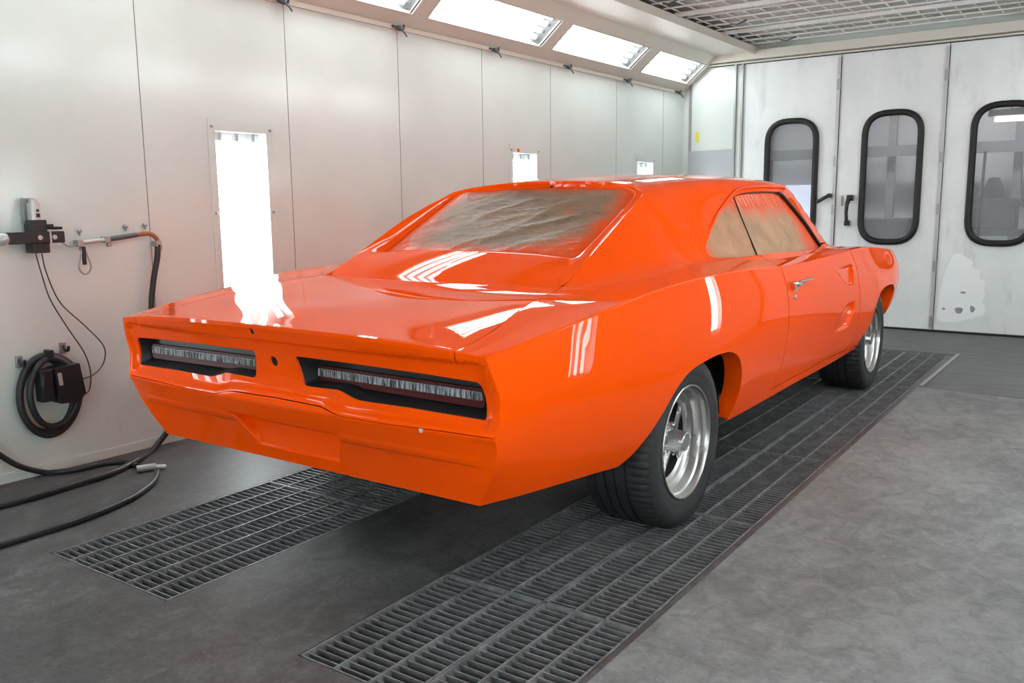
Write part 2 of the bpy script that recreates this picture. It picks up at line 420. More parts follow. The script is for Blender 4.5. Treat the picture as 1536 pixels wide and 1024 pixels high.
tail_e = [(float(f_te(z)), z) for z in np.linspace(.379, cz(Y_T), 40)]
bot = lambda a, b, n=20: [(y, float(f_zb(y))) for y in np.linspace(a, b, n)]
nose = crv([(3.86, .505), (3.955, .60), (4.0, .69), (3.985, .77), (3.94, float(cz(3.94)))], 6)
# quarter with the sill strip under the door, up to the front arch
poly_q = (tail_e + crease(Y_T, 1.012)[1:] + _off(d_rear, -GAP)[::-1][1:-1] + [(1.05, .346-GAP)] + [(y, z-GAP) for y, z in ROCK[1:-1]] + [(2.42, .346)]
          + _off(d_front[:2], GAP)[::-1][:1] + [(2.628, .330)] + bot(2.62, .485, 40) + arch_r[::-1] + bot(-.472, float(f_te(.379)), 14)[1:-1])
def fillet(mb, y0, y1, n=60, r=R_CR):
    rows = []
    for y in np.linspace(y0, y1, n):
        A = np.array([sideX(y, f_zs(y)-r), y, f_zs(y)-r], float); C = np.array([f_xs(y)-r*.12, y, f_zs(y)-r*.12], float); B = np.array([f_xs(y)-r, y, upperZ(f_xs(y)-r, y)], float)
        rows.append([(1-t)**2*A+2*t*(1-t)*C+t*t*B for t in np.linspace(0, 1, 7)])
    loft(mb, rows, flip=True)
def lip(mb, curve, depth):
    """paint-coloured return flange turned inwards from a wheel opening"""
    a = np.array(curve); x = sideX0(a[:, 0], a[:, 1]); o = np.stack([x, a[:, 0], a[:, 1]], 1)
    m = o.copy(); m[:, 0] -= .006; m2 = o.copy(); m2[:, 0] -= depth; loft(mb, [o, m, m2], flip=False)
shell = MB(); R_ = MB()
panel(R_, poly_q, Sside, .03, .022, flange=.012)
fillet(R_, Y_T, 1.012); lip(R_, arch_r[::-1], .075)
# upper skin: quarter tops, C pillars, roof, A pillars in one trimmed sheet
pt = lambda y, z: (solve_x(y, z), y)
win_base = [(.752, 2.20), (.780, 2.08), (.795, 1.95), (.799, 1.70), (.799, 1.43), (.797, 1.05), (.793, .77), (.780, .545), (.771, .497)]
win_edge = [(.757, .487), pt(.505, 1.030), pt(.546, 1.052), pt(.69, 1.113), pt(.838, 1.176), pt(.97, 1.220), pt(1.085, 1.256), pt(1.16, 1.268), pt(1.30, 1.277), pt(1.535, 1.282), pt(1.74, 1.279), pt(1.80, 1.270), pt(1.93, 1.195), pt(2.06, 1.11)]
A_out = [(.725, 2.47), (.690, 2.37), (.652, 2.245), (.625, 2.10), (.600, 1.97)]
header = [(x, 2.075-.29*(x/.6)**2*.36) for x in np.linspace(.6, 0, 12)]
header[0] = (.600, 1.97)
lip_edge = lambda a, b, n: [(x, float(tailY(x, lipz(x)))) for x in np.linspace(a, b, n)]
gapl = [(.738, float(tailY(.738, lipz(.738)))), (.735, -1.10), (.722, -.995), (.660, -.748), (.617, -.53), (.590, -.385)]
ridge = [(.587, -.347), (.582, -.276), (.578, -.13), (.570, .031), (.558, .176), (.548, .264), (.540, .315), (.531, .343), (.508, .366), (.465, .394), (.38, .418), (.20, .432), (0, .437)]
cr_xy = [(float(cx(y)), y) for y in np.linspace(1.012, Y_T, 60)]
half = ([(0, 2.075)] + header[::-1][1:-1] + A_out[::-1] + [(.752, 2.33)] + win_edge[::-1][:-1] + win_base[::-1][:4] + [(.80, 1.045)])
half = ([(0, 2.075)] + header[::-1][1:] + A_out[::-1][1:] + win_base[:1] + win_edge[::-1] + win_base[::-1][:3] + [(.797, 1.040)]
        + [(.845, 1.030)] + cr_xy + lip_edge(.826, .7405, 6) + gapl[1:] + ridge[:-1])
topo = half + [(0, .437)] + [(-x, y) for x, y in half[::-1][:-1]]
panel(shell, topo, Supper, .022, .03, flange=.014)
shell.join(R_.mirror()); shell.join(R_)
# tail panel round the lamps
zs_ = np.linspace(.6, 1, 2)
gl_line = lambda a, b, n, d=0.: [(x, float(f_gl(abs(x)))+d) for x in np.linspace(a, b, n)]
xe = lambda z: float(f_tx(z))
edge_up = [(xe(z), z) for z in np.linspace(.613, .8235, 24)]
GZ = lambda x: .8125 - .008*(x/.73)**2
tail_poly = (gl_line(-.846, .846, 60, .001) + edge_up + [(x, float(lipz(x))) for x in (.80, .77, .7405)] + [(.7405, GZ(.74)-.002)]
             + [(x, GZ(x)-.002) for x in np.linspace(.72, -.72, 30)] + [(-.7405, GZ(.74)-.002)] + [(x, float(lipz(x))) for x in (-.7405, -.77, -.80)] + [(-a, b) for a, b in edge_up[::-1]])
lamp_R = roundpoly([(.096, .766), (.118, .672), (.20, .673), (.272, .675), (.312, .662), (.350, .653), (.55, .654), (.806, .648), (.806, .700), (.795, .752), (.60, .760), (.35, .765)],
                   [.016, .014, .02, .03, .03, .03, .01, .010, .02, .018, .01, .01], 4)
lamp_L = [(-a, b) for a, b in lamp_R]
circ = lambda x, z, r, n=20: [(x+r*math.cos(2*math.pi*k/n), z+r*math.sin(2*math.pi*k/n)) for k in range(n)]
panel(shell, tail_poly, Stail, .02, .010, holes=[lamp_R, lamp_L, circ(-.012, .7385, .0165)], flange=.012, hole_flange=.010,
      fine=[(-.83, .83, .610, .650, .016, .005), (-.84, .84, .796, .812, .02, .004)])
shell.build('body_shell', M_paint, car)
# boot lid: top skin and the rear lip face
lid = MB(); g2 = .0022
half_l = [(x-2*g2, y) for x, y in gapl[1:]]
lid_top = (lip_edge(-.7355, .7355, 50) + half_l + [(x, -.405+.022*(x/.58)**2) for x in np.linspace(.56, -.56, 24)] + [(-x, y) for x, y in half_l[::-1]])
panel(lid, lid_top, Sdeck, .03, .025, fine=[(-.72, .72, -1.24, -1.13, .03, .008)], flange=.012)
lid_face = [(x, GZ(x)+.001) for x in np.linspace(-.7355, .7355, 40)] + [(x, float(lipz(x))) for x in np.linspace(.7355, -.7355, 40)]
panel(lid, lid_face, Stail, .03, .009, holes=[circ(-.052, .8385, .0105)], flange=.012)
lid_o = lid.build('trunk_lid', M_paint, car)
# dark backing that paints shade into the lid gap and lock holes
ln = MB(); ln.box((0, -1.10, .80), (1.5, .14, .012));  
for x, z, r in ((-.052, .8385, .0100), (-.012, .7385, .0160)):
    yy = float(tailY(x, z)); ln.cyl((x, yy+.0055, z), (x, yy+.011, z), r+.0015, 20)
ln.build('lock_hole', M_void, car)
# rear valance (roll pan) under the joint line
val = MB()
val_poly = ([(x, .3785) for x in np.linspace(-.742, .742, 40)] + [(xe(z), z) for z in np.linspace(.383, .606, 24)] + gl_line(.846, -.846, 60, -.0018) + [(-xe(z), z) for z in np.linspace(.606, .383, 24)])
panel(val, val_poly, Stail, .02, .009, flange=.02, fine=[(-.285, .285, .415, .55, .0075, .0042), (-.80, -.30, .500, .518, .02, .003), (.30, .80, .500, .518, .02, .003)])
val_o = val.build('rear_valance', M_paint, car)
cp = MB(); y_ = float(tailY(.609, .6005)); cp.prism([(.601, .606), (.617, .606), (.614, .597), (.609, .594), (.604, .597)], y_-.0025, y_+.004, axes='xzy'); tag(cp.build('paint_chip', M_bare, val_o), 'small bare grey chip')
# lamp units
def lamp(mir):
    t = MB(); P = resamp(lamp_R, .012); n = len(P); a = np.array(P); y0 = tailY(a[:, 0], a[:, 1])
    o = np.stack([a[:, 0], y0+.003, a[:, 1]], 1); c = np.array([.452, .702]); b = c+(a-c)*np.array([.955, .70])+np.array([.0, .004])
    i1 = np.stack([b[:, 0], np.full(n, -1.098), b[:, 1]], 1); lipr = o.copy(); lipr[:, 1] -= .004; lo = np.stack([c[0]+(a[:, 0]-c[0])*1.004, y0-.001, c[1]+(a[:, 1]-c[1])*1.02], 1)
    loft(t, [lo, lipr*.5+o*.5, o], closed=True); loft(t, [o, i1], closed=True)
    t.add(np.concatenate([i1, [[.452, -1.098, .70]]]), [(k, (k+1) % n, n) for k in range(n)])
    l = MB(); lp = roundpoly([(.118, .728), (.118, .676), (.775, .670), (.778, .724)], .012, 4)
    l.prism(lp, -1.112, -1.099, axes='xzy')
    for z in (.682, .690, .727-.008): l.box((.447, -1.1125, z), (.63, .003, .0015))
    s = MB(); s.prism(roundpoly([(.124, .7195), (.124, .6965), (.771, .692), (.771, .7155)], .004, 3), -1.1165, -1.110, axes='xzy')
    nm = []
    for k, x in enumerate(np.arange(.128, .768, .0085)): s.box((x, -1.1175, .706-.004*(x-.128)/.64), (.0035, .003, .0205))
    ob = (t.mirror() if mir else t).build('tail_lamp', M_black, car, 30)
    le = (l.mirror() if mir else l).build('lens', M_lens, ob); tag(le, 'dark red lens')
    tag((s.mirror() if mir else s).build('reflector_strip', M_strip, ob), 'ribbed clear strip')
lamp(False); lamp(True)
# rear window plug and papered glass
plug = MB(); gy = lambda y: 1.009+.495*(y+.157)
outer = [(0, -.400), (.18, -.398), (.36, -.392), (.50, -.384), (.575, -.374)] + ridge
outer = [(x, y, float(upperZ(x, y)) if i >= 5 else float(deckZ(x, y))+.002) for i, (x, y) in enumerate(outer)]
inner = [(0, -.118), (.16, -.120), (.31, -.127), (.44, -.142), (.485, -.148), (.503, -.128), (.504, -.05), (.503, .06), (.502, .16), (.501, .25), (.498, .31), (.490, .345), (.475, .365), (.45, .382), (.37, .415), (.20, .438), (0, .447)]
def par(L):
    a = np.array(L, float); s = np.r_[0, np.cumsum(np.linalg.norm(np.diff(a, axis=0), axis=1))]; return a, s
def seg_resample(L, br, ns):
    out = []
    for (i, j), n in zip(zip(br[:-1], br[1:]), ns):
        a, s = par(L[i:j+1]); t = np.linspace(0, s[-1], n+1)[:-1]; out += [tuple(np.interp(t, s, a[:, k])[q] for k in range(a.shape[1])) for q in range(n)]
    return out + [tuple(L[br[-1]])]
outer0 = outer
O_ = np.array(seg_resample(outer, [0, 5, 10, 14, 17], [24, 24, 12, 14]))
inner3 = [(x, y, gy(y)-.004*(x/.5)**2+.004) for x, y in inner]
I_ = np.array(seg_resample(inner3, [0, 4, 9, 13, 16], [24, 24, 12, 14]))
I0 = I_.copy()
mid = I_*.86+O_*.14; mid[:, 2] = I_[:, 2]+.011
drop = I_.copy(); drop[:, 2] -= .012
m1 = O_*.55+mid*.45
kk = np.clip((np.arange(len(O_))-24)/10., 0, 1)[:, None]; m1z = m1.copy(); m1z[:, 2] += .012*(1-kk[:, 0]) - .010*kk[:, 0]
Ou = O_.copy(); wk = np.clip((24-np.arange(len(O_)))/4., 0, 1); Ou[:, 1] -= .022*wk; Ou[:, 2] -= .010*wk
for sgn in (1, -1):
    f = np.array([sgn, 1, 1]); loft(plug, [Ou*f, O_*f, (O_*.8+m1z*.2)*f, m1z*f, (mid*.9+m1z*.1)*f], flip=sgn < 0)
    loft(plug, [(mid*.9+m1z*.1)*f, mid*f, (I_+[0, 0, .006])*f, I_*f, drop*f], flip=sgn < 0)
plug_o = plug.build('rear_window_surround', M_paint, car)
ch = MB(); ch.sphere((.02, .440, 1.305), .0055, 6); ch.build('plug_hole', M_void, plug_o)
wr = np.array([(math.sin(k), math.cos(k*1.7)) for k in range(8)])
def wrinkle(x, y):
    """creases raked across the sheet"""
    h = np.zeros_like(x); r = np.random.default_rng(5)
    for k in range(26):
        a = .30+.45*r.random(); f = 5+20*r.random()**1.5; ph = r.random()*6.28; w = np.cos(a)*y*f*1.2-np.sin(a)*x*f*.6+ph + 1.8*np.sin(x*7*r.random()+ph)
        h += (1-np.abs(np.sin(w)))**3*(.5+.5*np.sin(x*(3+5*r.random())+ph*2))/(1+f/18)
    return h/8.
def Sglass(u, v):
    d = np.clip(np.minimum(np.minimum(.5-np.abs(u), v+.142), .44-v)/.05, 0, 1)
    return np.stack([u, v, gy(v)-.004*(u/.5)**2-.003+.042*wrinkle(u, v)*d+.004*d*np.sin(u*4+v*9)], 1)
gl = MB(); gpoly = [(x*1.003, y) for x, y in inner] ; gpoly = gpoly + [(-x, y) for x, y in gpoly[::-1][1:-1]]
panel(gl, gpoly, Sglass, .011, .008, flange=0)
tag(gl.build('rear_window', M_pap_rear, car), 'crinkled brown masking paper with orange overspray')
# doors
def door():
    d = MB(); poly = (_off(d_rear, GAP) + crease(1.012+GAP, 2.340-GAP, 40)[1:-1] + _off(d_front, -GAP)[::-1] + [(y, z+GAP) for y, z in ROCK[::-1][1:-1]])
    panel(d, poly, Sside, .025, .02, fine=[(1.86, 2.37, .485, .885, .009, .007)], flange=.014)
    fillet(d, 1.012+GAP, 2.340-GAP, 50)
    tp = ([(.797, 1.046), (.845, 1.036)] + [(float(cx(y)), y) for y in np.linspace(1.012+GAP, 2.340-GAP, 40)] + [(.84, 2.333), (.797, 2.325), (.757, 2.222)] + win_base[1:5] )
    panel(d, tp, Supper, .02, .03, flange=.014)
    h = MB(); hx = float(sideX0(1.28, .845)); hx2 = float(sideX0(1.17, .82))
    h.box((hx+.020, 1.285, .846), (.012, .315, .011), bev=.004); h.prism([(1.127, .852), (1.215, .850), (1.195, .822), (1.165, .806), (1.148, .815)], hx2-.006, hx2+.020, axes='yzx')
    h.cyl((hx2+.016, 1.205, .838), (hx2+.030, 1.205, .838), .014, 14); h.box((hx+.008, 1.42, .846), (.03, .03, .013), bev=.004)
    k = MB(); kx = float(sideX0(1.178, .776)); k.lathe([(-.004, .0001), (-.004, .013), (.006, .012), (.009, .008), (.009, .0001)], 20, 'x', (kx, 1.178, .777))
    return d, h, k
d_, h_, k_ = door()
sl_ = [MB().tube([(float(sideX0(a, b))-.017, a, b) for a, b in L_], .011, 8) for L_ in (d_rear, d_front)]  # black tubes behind the door gaps, painting in the shade of the gaps
for mir in (False, True):
    o = (d_.mirror() if mir else d_).build('door', M_paint, car)
    tag((h_.mirror() if mir else h_).build('door_handle', M_hand, o, 35), 'chrome handle'); (k_.mirror() if mir else k_).build('door_lock', M_chrome, o, 40); [(e.mirror() if mir else e).build('door_seal', M_seal, o, 60) for e in sl_]
# front fenders
def fender():
    f = MB()
    poly = ([(2.640, .336)] + arch_f[1:] + bot(3.43, 3.86, 8) + nose[1:] + crease(3.94, 2.345, 50)[1:-1] + _off(d_front, GAP)[::-1][:-1] + [(2.428, .352)])
    panel(f, poly, Sside, .03, .022, flange=.012); fillet(f, 2.345, 3.94, 60, .005); lip(f, arch_f, .09)
    tp = [(float(cx(y)), y) for y in np.linspace(2.345, 3.94, 50)] + [(.70, 3.95), (.715, 3.4), (.722, 2.6), (.727, 2.488), (.735, 2.40), (.7545, 2.232), (.795, 2.335), (.85, 2.340)]
    panel(f, tp, Supper, .025, .035, flange=.012)
    # nose return
    nn = np.array(nose); x = sideX0(nn[:, 0], nn[:, 1]); o = np.stack([x, nn[:, 0], nn[:, 1]], 1); m = o.copy(); m[:, 0] -= .05; m[:, 1] += .03; e = o.copy(); e[:, 0] = .45; e[:, 1] += .05; loft(f, [o, m, e], flip=True)
    s = MB(); c0 = np.array([3.29, .846]); pts = [c0+np.array([.115*math.cos(a), .047*math.sin(a)])+np.array([-.02*math.sin(a), 0]) for a in np.linspace(0, 2*math.pi, 36)[:-1]]
    rows = []
    for k, off in ((1., .001), (.93, .008), (.80, .009), (.70, .003), (.3, .004), (.02, .004)):
        pp = c0+(np.array(pts)-c0)*k; rows.append(np.stack([sideX0(pp[:, 0], pp[:, 1])+off, pp[:, 0], pp[:, 1]], 1))
    loft(s, rows, closed=True); return f, s
f_, s_ = fender()
for mir in (False, True):
    o = (f_.mirror() if mir else f_).build('front_fender', M_paint, car); (s_.mirror() if mir else s_).build('side_marker', M_paint, o)
hd = MB(); hp = [(.725, 2.50), (.718, 2.7), (.711, 3.4), (.695, 3.94)]
panel(hd, [(x, 2.62-.12*(x/.725)**2) for x in np.linspace(-.72, .72, 20)] + hp + [(-x, y) for x, y in hp[::-1]], Supper, .05, .06, flange=.012)
hd.box((0, 3.97, .66), (1.36, .03, .36)); hd.build('hood', M_paint, car)
ws = MB(); wp = [(.712, 2.462), (.678, 2.36), (.640, 2.235), (.613, 2.09), (.592, 1.985)]
panel(ws, [(x, 2.60-.14*(x/.712)**2) for x in np.linspace(-.705, .705, 16)] + wp + [(x, 2.075-.10*(x/.6)**2+.012) for x in np.linspace(.58, -.58, 14)] + [(-x, y) for x, y in wp[::-1]], Supper, .05, .04, flange=0, lift=-.004)
ws.build('windshield', M_pap_w, car)
cw = MB(); panel(cw, [(x, 2.600-.14*(x/.712)**2) for x in np.linspace(.72, -.72, 20)] + [(x, 2.618-.12*(x/.725)**2) for x in np.linspace(-.72, .72, 20)], Supper, .05, .01, flange=.03); cw.build('cowl', M_paint, car)
# side glass under masking paper
W3 = [(y, float(upperZ(x, y))) for x, y in win_base+win_edge]
def Sglz(u, v):
    x = f_xr(u)+(v-1.264)/f_pa(u)-.020; r = .0025*np.sin(u*19+np.sin(v*11)*1.5+1)*np.sin(v*8+u*5)**2 + .005*sstep(1.19, 1.25, v)*np.sin(u*105+v*20)*np.sin(u*37)
    return np.stack([x+r, u, v], 1)
DV = [(1.122, 1.285), (1.105, 1.262), (1.075, 1.15), (1.040, .965), (1.030, .93)]
wl = [(y, z) for y, z in W3]
big = [(y, z-.022) for y, z in W3[:9]] + [(.478, .985)] + [(y+.004, z+.008) for y, z in W3[9:]]
def cut(poly, keep_rear):
    out = []; dl = lambda z: np.interp(z, [p[1] for p in DV[::-1]], [p[0] for p in DV[::-1]])
    P = resamp(poly, .01); s = -1 if keep_rear else 1
    P = [(y, z) for y, z in P if s*(y-dl(z)) > .0]
    return P
qg = MB(); qp = cut(big, True); dg = MB(); dp = cut(big, False)
panel(qg, qp, Sglz, .012, .01, flange=0); panel(dg, dp, Sglz, .012, .01, flange=0)
dvb = MB(); dd = np.array([p[::-1] for p in DV]); zz = np.linspace(.955, 1.272, 24); yy = np.interp(zz, dd[::-1, 0], dd[::-1, 1]); dvb.tube([(float(f_xr(a)+(b-1.264)/f_pa(a)-.015), a, b) for a, b in zip(yy, zz)], .0028, 6)
ws_ = MB(); st = [(1.74, 1.279), (1.80, 1.268), (1.93, 1.190), (2.06, 1.105), (2.19, .985)]; ws_.tube([(float(f_xr(a)+(b-1.264)/f_pa(a)-.004), a-.010, b-.004) for a, b in crv(st, 6)], .009, 8)
ws_.tube([(float(f_xr(a)+(b-1.264)/f_pa(a)-.012), a, b) for a, b in crv([(1.10, 1.254), (1.16, 1.264), (1.30, 1.272), (1.535, 1.277), (1.74, 1.275)], 6)], .0035, 6)
dr = MB(); dpts = crv([pt(.62, 1.095), pt(.80, 1.172), pt(.97, 1.235), pt(1.10, 1.277), pt(1.19, 1.291), pt(1.35, 1.300), pt(1.60, 1.304), pt(1.88, 1.300)], 8)
dp3 = [(x+.006, y, float(upperZ(x, y))+.002) for x, y in dpts]; dr.tube(dp3, [.0015+.0045*min(1, k/18) for k in range(len(dp3))], 8)
de = MB(); de.box((dp3[-1][0]+.002, dp3[-1][1]+.004, dp3[-1][2]), (.016, .022, .012), bev=.003)
for mir in (False, True):
    g = lambda m: m.mirror() if mir else m
    o = g(qg).build('quarter_window', M_pap_q, car); tag(o, 'brown masking paper over the quarter glass')
    o = g(dg).build('door_window', M_pap_d, car); tag(o, 'brown masking paper over the door glass'); g(dvb).build('window_divider', M_seal, o, 60); g(ws_).build('weatherstrip', M_seal, o, 60)
    o = g(dr).build('drip_rail', M_paint, car, 60); tag(g(de).build('rail_end', M_chrome, o), 'bright end clip')
# underside and wheel wells
ub = MB(); ub.box((0, 1.50, .40), (1.36, 1.75, .14)); ub.box((0, -.86, .52), (1.36, .44, .18)); ub.box((0, 3.65, .62), (1.3, .45, .14)); ub.box((0, 2.97, .60), (.95, .7, .2)); ub.box((0, 0, .60), (.95, .9, .2))
ub.build('underbody', M_void, car)
for y0 in (0., 2.972+.04):
    for sx in (1, -1):
        w = MB(); a = np.linspace(.10, math.pi-.10, 40); rows = [[(sx*x, y0+.48*math.cos(t), .30+.40*math.sin(t)) for t in a] for x in (.52, .835)]
        loft(w, rows); n = len(a); w.add([(sx*.52, y0, .36)]+rows[0], [(0, i+1, i+2) for i in range(n-1)]); w.build('wheel_well', M_void, car)
# ---------------------------------------------------------------- wheels
def make_wheel():
    root = empty('wheel', (0, 0, 0), car)
    R = .3346; prof = []                                        # x runs outward, 0 = outer face plane
    tread = [(-.268, R-.006)]
    for gx in (-.225, -.185, -.145, -.100):
        tread += [(gx-.0045, R-.001), (gx-.0035, R-.009), (gx+.0035, R-.009), (gx+.0045, R-.001)]
    tread += [(-.075, R), (-.045, R-.001), (-.026, R-.006), (-.012, R-.017)]
    side_o = [(-.004, R-.035), (.0, R-.055), (-.001, R-.075), (-.004, R-.082), (-.004, R-.088), (-.007, .232), (-.010, .2215), (-.016, .2175)]
    side_i = [(-.262, .2175), (-.272, .232), (-.280, R-.06), (-.278, R-.03)]
    prof = side_i+tread+side_o
    SEG = 280; V = []; F = []; n = len(prof)
    for j in range(SEG):
        a = 2*math.pi*j/SEG
        for i, (x, r) in enumerate(prof):
            if j % 4 == 0 and r > R-.012 and x > -.10: r -= .0045 if x > -.095 and x < -.02 else 0
            if j % 4 == 2 and r > R-.002 and x < -.105 and (j//4) % 2 == (int(-x*25) % 2): r -= .002
            if j % 8 in (0, 1) and r == R-.017: r -= .002
            V.append((x, r*math.cos(a), r*math.sin(a)))
    for j in range(SEG):
        j2 = (j+1) % SEG
        for i in range(n-1): F.append((j*n+i, j*n+i+1, j2*n+i+1, j2*n+i))
    t = MB(); t.add(V, F); t.build('tire', M_rubber, root, 32)
    rm = MB()
    rm.lathe([(-.016, .2190), (-.008, .2190), (-.005, .2165), (-.006, .2115), (-.014, .2075), (-.022, .2060), (-.032, .2050), (-.036, .1975), (-.040, .1955), (-.066, .1920), (-.071, .1780), (-.078, .1735), (-.088, .1700), (-.092, .1600), (-.094, .1560)], 96)
    rm.lathe([(-.094, .1560), (-.14, .17), (-.26, .20), (-.262, .2185)], 48)
    rm.build('rim', M_alloy, root, 28)
    bk = MB(); bk.lathe([(-.094, .157), (-.122, .150), (-.124, .0001)], 48); bk.lathe([(-.124, .062), (-.084, .058), (-.082, .0001)], 32); bk.build('wheel_centre', M_hub, root, 30)
    for k in range(5):
        a = 2*math.pi*k/5+math.pi/2+.32; s = MB(); c, sn = math.cos(a), math.sin(a)
        def P(x, r, w): return (x, r*c-w*sn, r*sn+w*c)
        V = []
        for r, w, x0, h in ((.044, .0125, -.068, .016), (.09, .0095, -.078, .014), (.13, .012, -.084, .013), (.158, .024, -.088, .010)):
            V += [P(x0, r, -w*.55), P(x0, r, w*.55), P(x0-h, r, w), P(x0-h, r, -w)]
        F = [(0, 1, 2, 3), (12, 15, 14, 13)]
        for i in range(3):
            for j in range(4): F.append((4*i+j, 4*i+4+j, 4*i+4+(j+1) % 4, 4*i+(j+1) % 4))
        s.add(V, F); s.build('spoke', M_chrome, root)
    for k in range(5):
        a = 2*math.pi*(k+.5)/5+math.pi/2+.32; l = MB(); l.lathe([(-.122, .009), (-.074, .009), (-.068, .007), (-.068, .0001)], 6, 'x', (0, .062*math.cos(a), .062*math.sin(a))); l.build('lug_nut', M_chrome, root, 30)
    cp = MB(); cp.lathe([(-.084, .050), (-.080, .047), (-.074, .044), (-.018, .0375), (-.012, .035), (-.0105, .031), (-.0120, .029), (-.0125, .0001)], 40); cp.build('centre_cap', M_cap, root, 30)
    return root
w0 = make_wheel()
w0.location = (.905, 0, .3346)
for (x, y, rz, rx) in ((.905, 2.972, 0, .5), (-.905, 0, math.pi, .9), (-.905, 2.972, math.pi, .2)):
    w = copy_tree(w0, car); w.location = (x, y, .3346); w.rotation_euler = (rx, 0, rz)
# ================================================================ the spray booth (built in booth axes, turned as a whole)
WX, FY, RX, BKY = -1.88, 6.0, 2.45, -4.2                    # left wall, far wall, right wall, back wall
TZ = 2.40                                                  # underside of the light trough at the wall
M_wall = mat('white_booth_panel', (.66, .65, .62), .17, spec=.75); q = NT(M_wall); c = q.coord()
stain = q.ramp(q.noise(q.coord((1, .8, .8)), 1.3, 5, .6), [(.35, (.60, .645, .615)), (.65, (.67, .715, .69))])
sp = q.n('ShaderNodeSeparateXYZ'); q.l(c, sp.inputs[0])
ov = q.math('MULTIPLY', q.g(sp.outputs[2], 1., 0., .55/3, 1.5/3) if False else q.noise(c, .9, 3), .25)
scuff = q.g(q.noise(q.coord((1, 3.5, 1.2)), 7., 6, .7), 0., .55, .60, .74)
low = q.math('MULTIPLY', scuff, q.g(q.math('MULTIPLY', sp.outputs[2], 1.), 1., 0., .05, .55))
q.l(q.mix(low, q.mix(ov, stain, (.68, .71, .63)), (.42, .43, .425)), q.b.inputs['Base Color'])
q.bump(q.noise(q.coord(), 90., 2), .03, .003)
M_trim = mat('painted_steel_trim', (.60, .56, .495), .42); q = NT(M_trim); q.bump(q.noise(q.coord(), 70., 2), .04, .003)
M_door = mat('grey_white_door', (.7, .7, .7), .34, spec=.5); q = NT(M_door)
q.l(q.mix(q.math('MULTIPLY', q.g(q.noise(q.coord((3.2, 1, .9), loc=(.3, 0, .4)), 1.5, 5, .6), 0., 1., .56, .74), .45), q.ramp(q.noise(q.coord((1.2, 1, .8)), 1.6, 6, .62), [(.32, (.70, .715, .715)), (.68, (.82, .835, .83))]), (.42, .42, .43)), q.b.inputs['Base Color'])
M_patch = mat('fresh_filler_patch', (.86, .87, .87), .45)
M_seam = mat('panel_seam', (.20, .19, .18), .7)
M_steelg = mat('grey_steel', (.36, .365, .37), .4, .6)
M_white = mat('white_enamel', (.30, .30, .30), .4)
M_tube = mat('lit_tube', (1, 1, 1), .4, emit=(.90, 1., 1.03), estr=13.5)
M_tubeV = mat('lit_tube_vertical', (1, 1, 1), .4, emit=(.90, 1., 1.03), estr=20.)
M_hinge = mat('pale_hinge', (.50, .50, .50), .4, .2)
M_wire = mat('dark_wire', (.07, .075, .085), .4, .6)
M_screw = mat('screw_steel', (.38, .37, .35), .4, .8)
M_conc = mat('booth_concrete', (.105, .105, .106), .55); q = NT(M_conc); c = q.coord()
big = q.noise(q.coord((1, .7, 1)), 1.1, 6, .62, .4); sm = q.noise(q.coord((1.6, 1, 1), rot=(0, 0, .5)), 7., 7, .68, .8)
fin = q.noise(q.coord((1, 1.6, 1), rot=(0, 0, .9)), 34., 5, .75, 1.2)
cl = q.ramp(q.math('ADD', q.math('MULTIPLY', big, .34), q.math('ADD', q.math('MULTIPLY', sm, .38), q.math('MULTIPLY', fin, .28))), [(.38, (.029, .028, .028)), (.5, (.073, .071, .070)), (.62, (.148, .144, .142))])
q.l(cl, q.b.inputs['Base Color']); q.l(q.g(sm, .38, .68), q.b.inputs['Roughness']); q.bump(sm, .12, .004)
M_slab = mat('bare_concrete_slab', (.17, .17, .17), .6); q = NT(M_slab); c = q.coord()
a_ = q.noise(q.coord((1, .8, 1)), 1.5, 6, .62, .3); b_ = q.noise(q.coord((1.3, 1, 1), rot=(0, 0, .7)), 9., 7, .7, .6)
fin = q.noise(q.coord((1, 1.4, 1), rot=(0, 0, .4)), 30., 5, .75, 1.2)
cl = q.ramp(q.math('ADD', q.math('MULTIPLY', a_, .36), q.math('ADD', q.math('MULTIPLY', b_, .38), q.math('MULTIPLY', fin, .26))), [(.38, (.100, .104, .105)), (.5, (.182, .189, .190)), (.62, (.275, .284, .285))])
q.l(cl, q.b.inputs['Base Color']); q.bump(b_, .12, .004)
M_dark = mat('worn_dark_floor', (.07, .07, .07), .5); q = NT(M_dark); b_ = q.noise(q.coord((1, 3, 1)), 3.5, 6, .65, .5)
q.l(q.ramp(b_, [(.3, (.060, .060, .061)), (.7, (.115, .115, .115))]), q.b.inputs['Base Color'])
M_pit = mat('pit_filter', (.02, .021, .024), .9); q = NT(M_pit); b_ = q.noise(q.coord(), 38., 6, .75)
q.l(q.ramp(b_, [(.33, (.020, .0205, .024)), (.6, (.062, .063, .069)), (.78, (.15, .15, .155))]), q.b.inputs['Base Color']); q.bump(b_, .5, .01)
M_grate = mat('worn_grate_steel', (.2, .2, .205), .5, .3); q = NT(M_grate)
q.l(q.ramp(q.noise(q.coord(), 18., 5, .7), [(.3, (.13, .131, .137)), (.7, (.30, .30, .305))]), q.b.inputs['Base Color'])
M_filt = mat('ceiling_filter', (.30, .30, .30), .9); q = NT(M_filt); q.l(q.ramp(q.noise(q.coord(), 6., 5, .6), [(.3, (.36, .36, .36)), (.7, (.60, .585, .54))]), q.b.inputs['Base Color']); q.bump(q.noise(q.coord((3, .5, 1)), 8., 4), .5, .03)
M_mesh = mat('ceiling_mesh', (.66, .66, .65), .5)
M_glass = mat('window_glass', (.82, .84, .86), .02, trans=.84, ior=1.03, spec=.6); M_glass.node_tree.nodes['Principled BSDF'].inputs['Roughness'].default_value = .0
M_hose = mat('black_hose', (.022, .023, .025), .42)
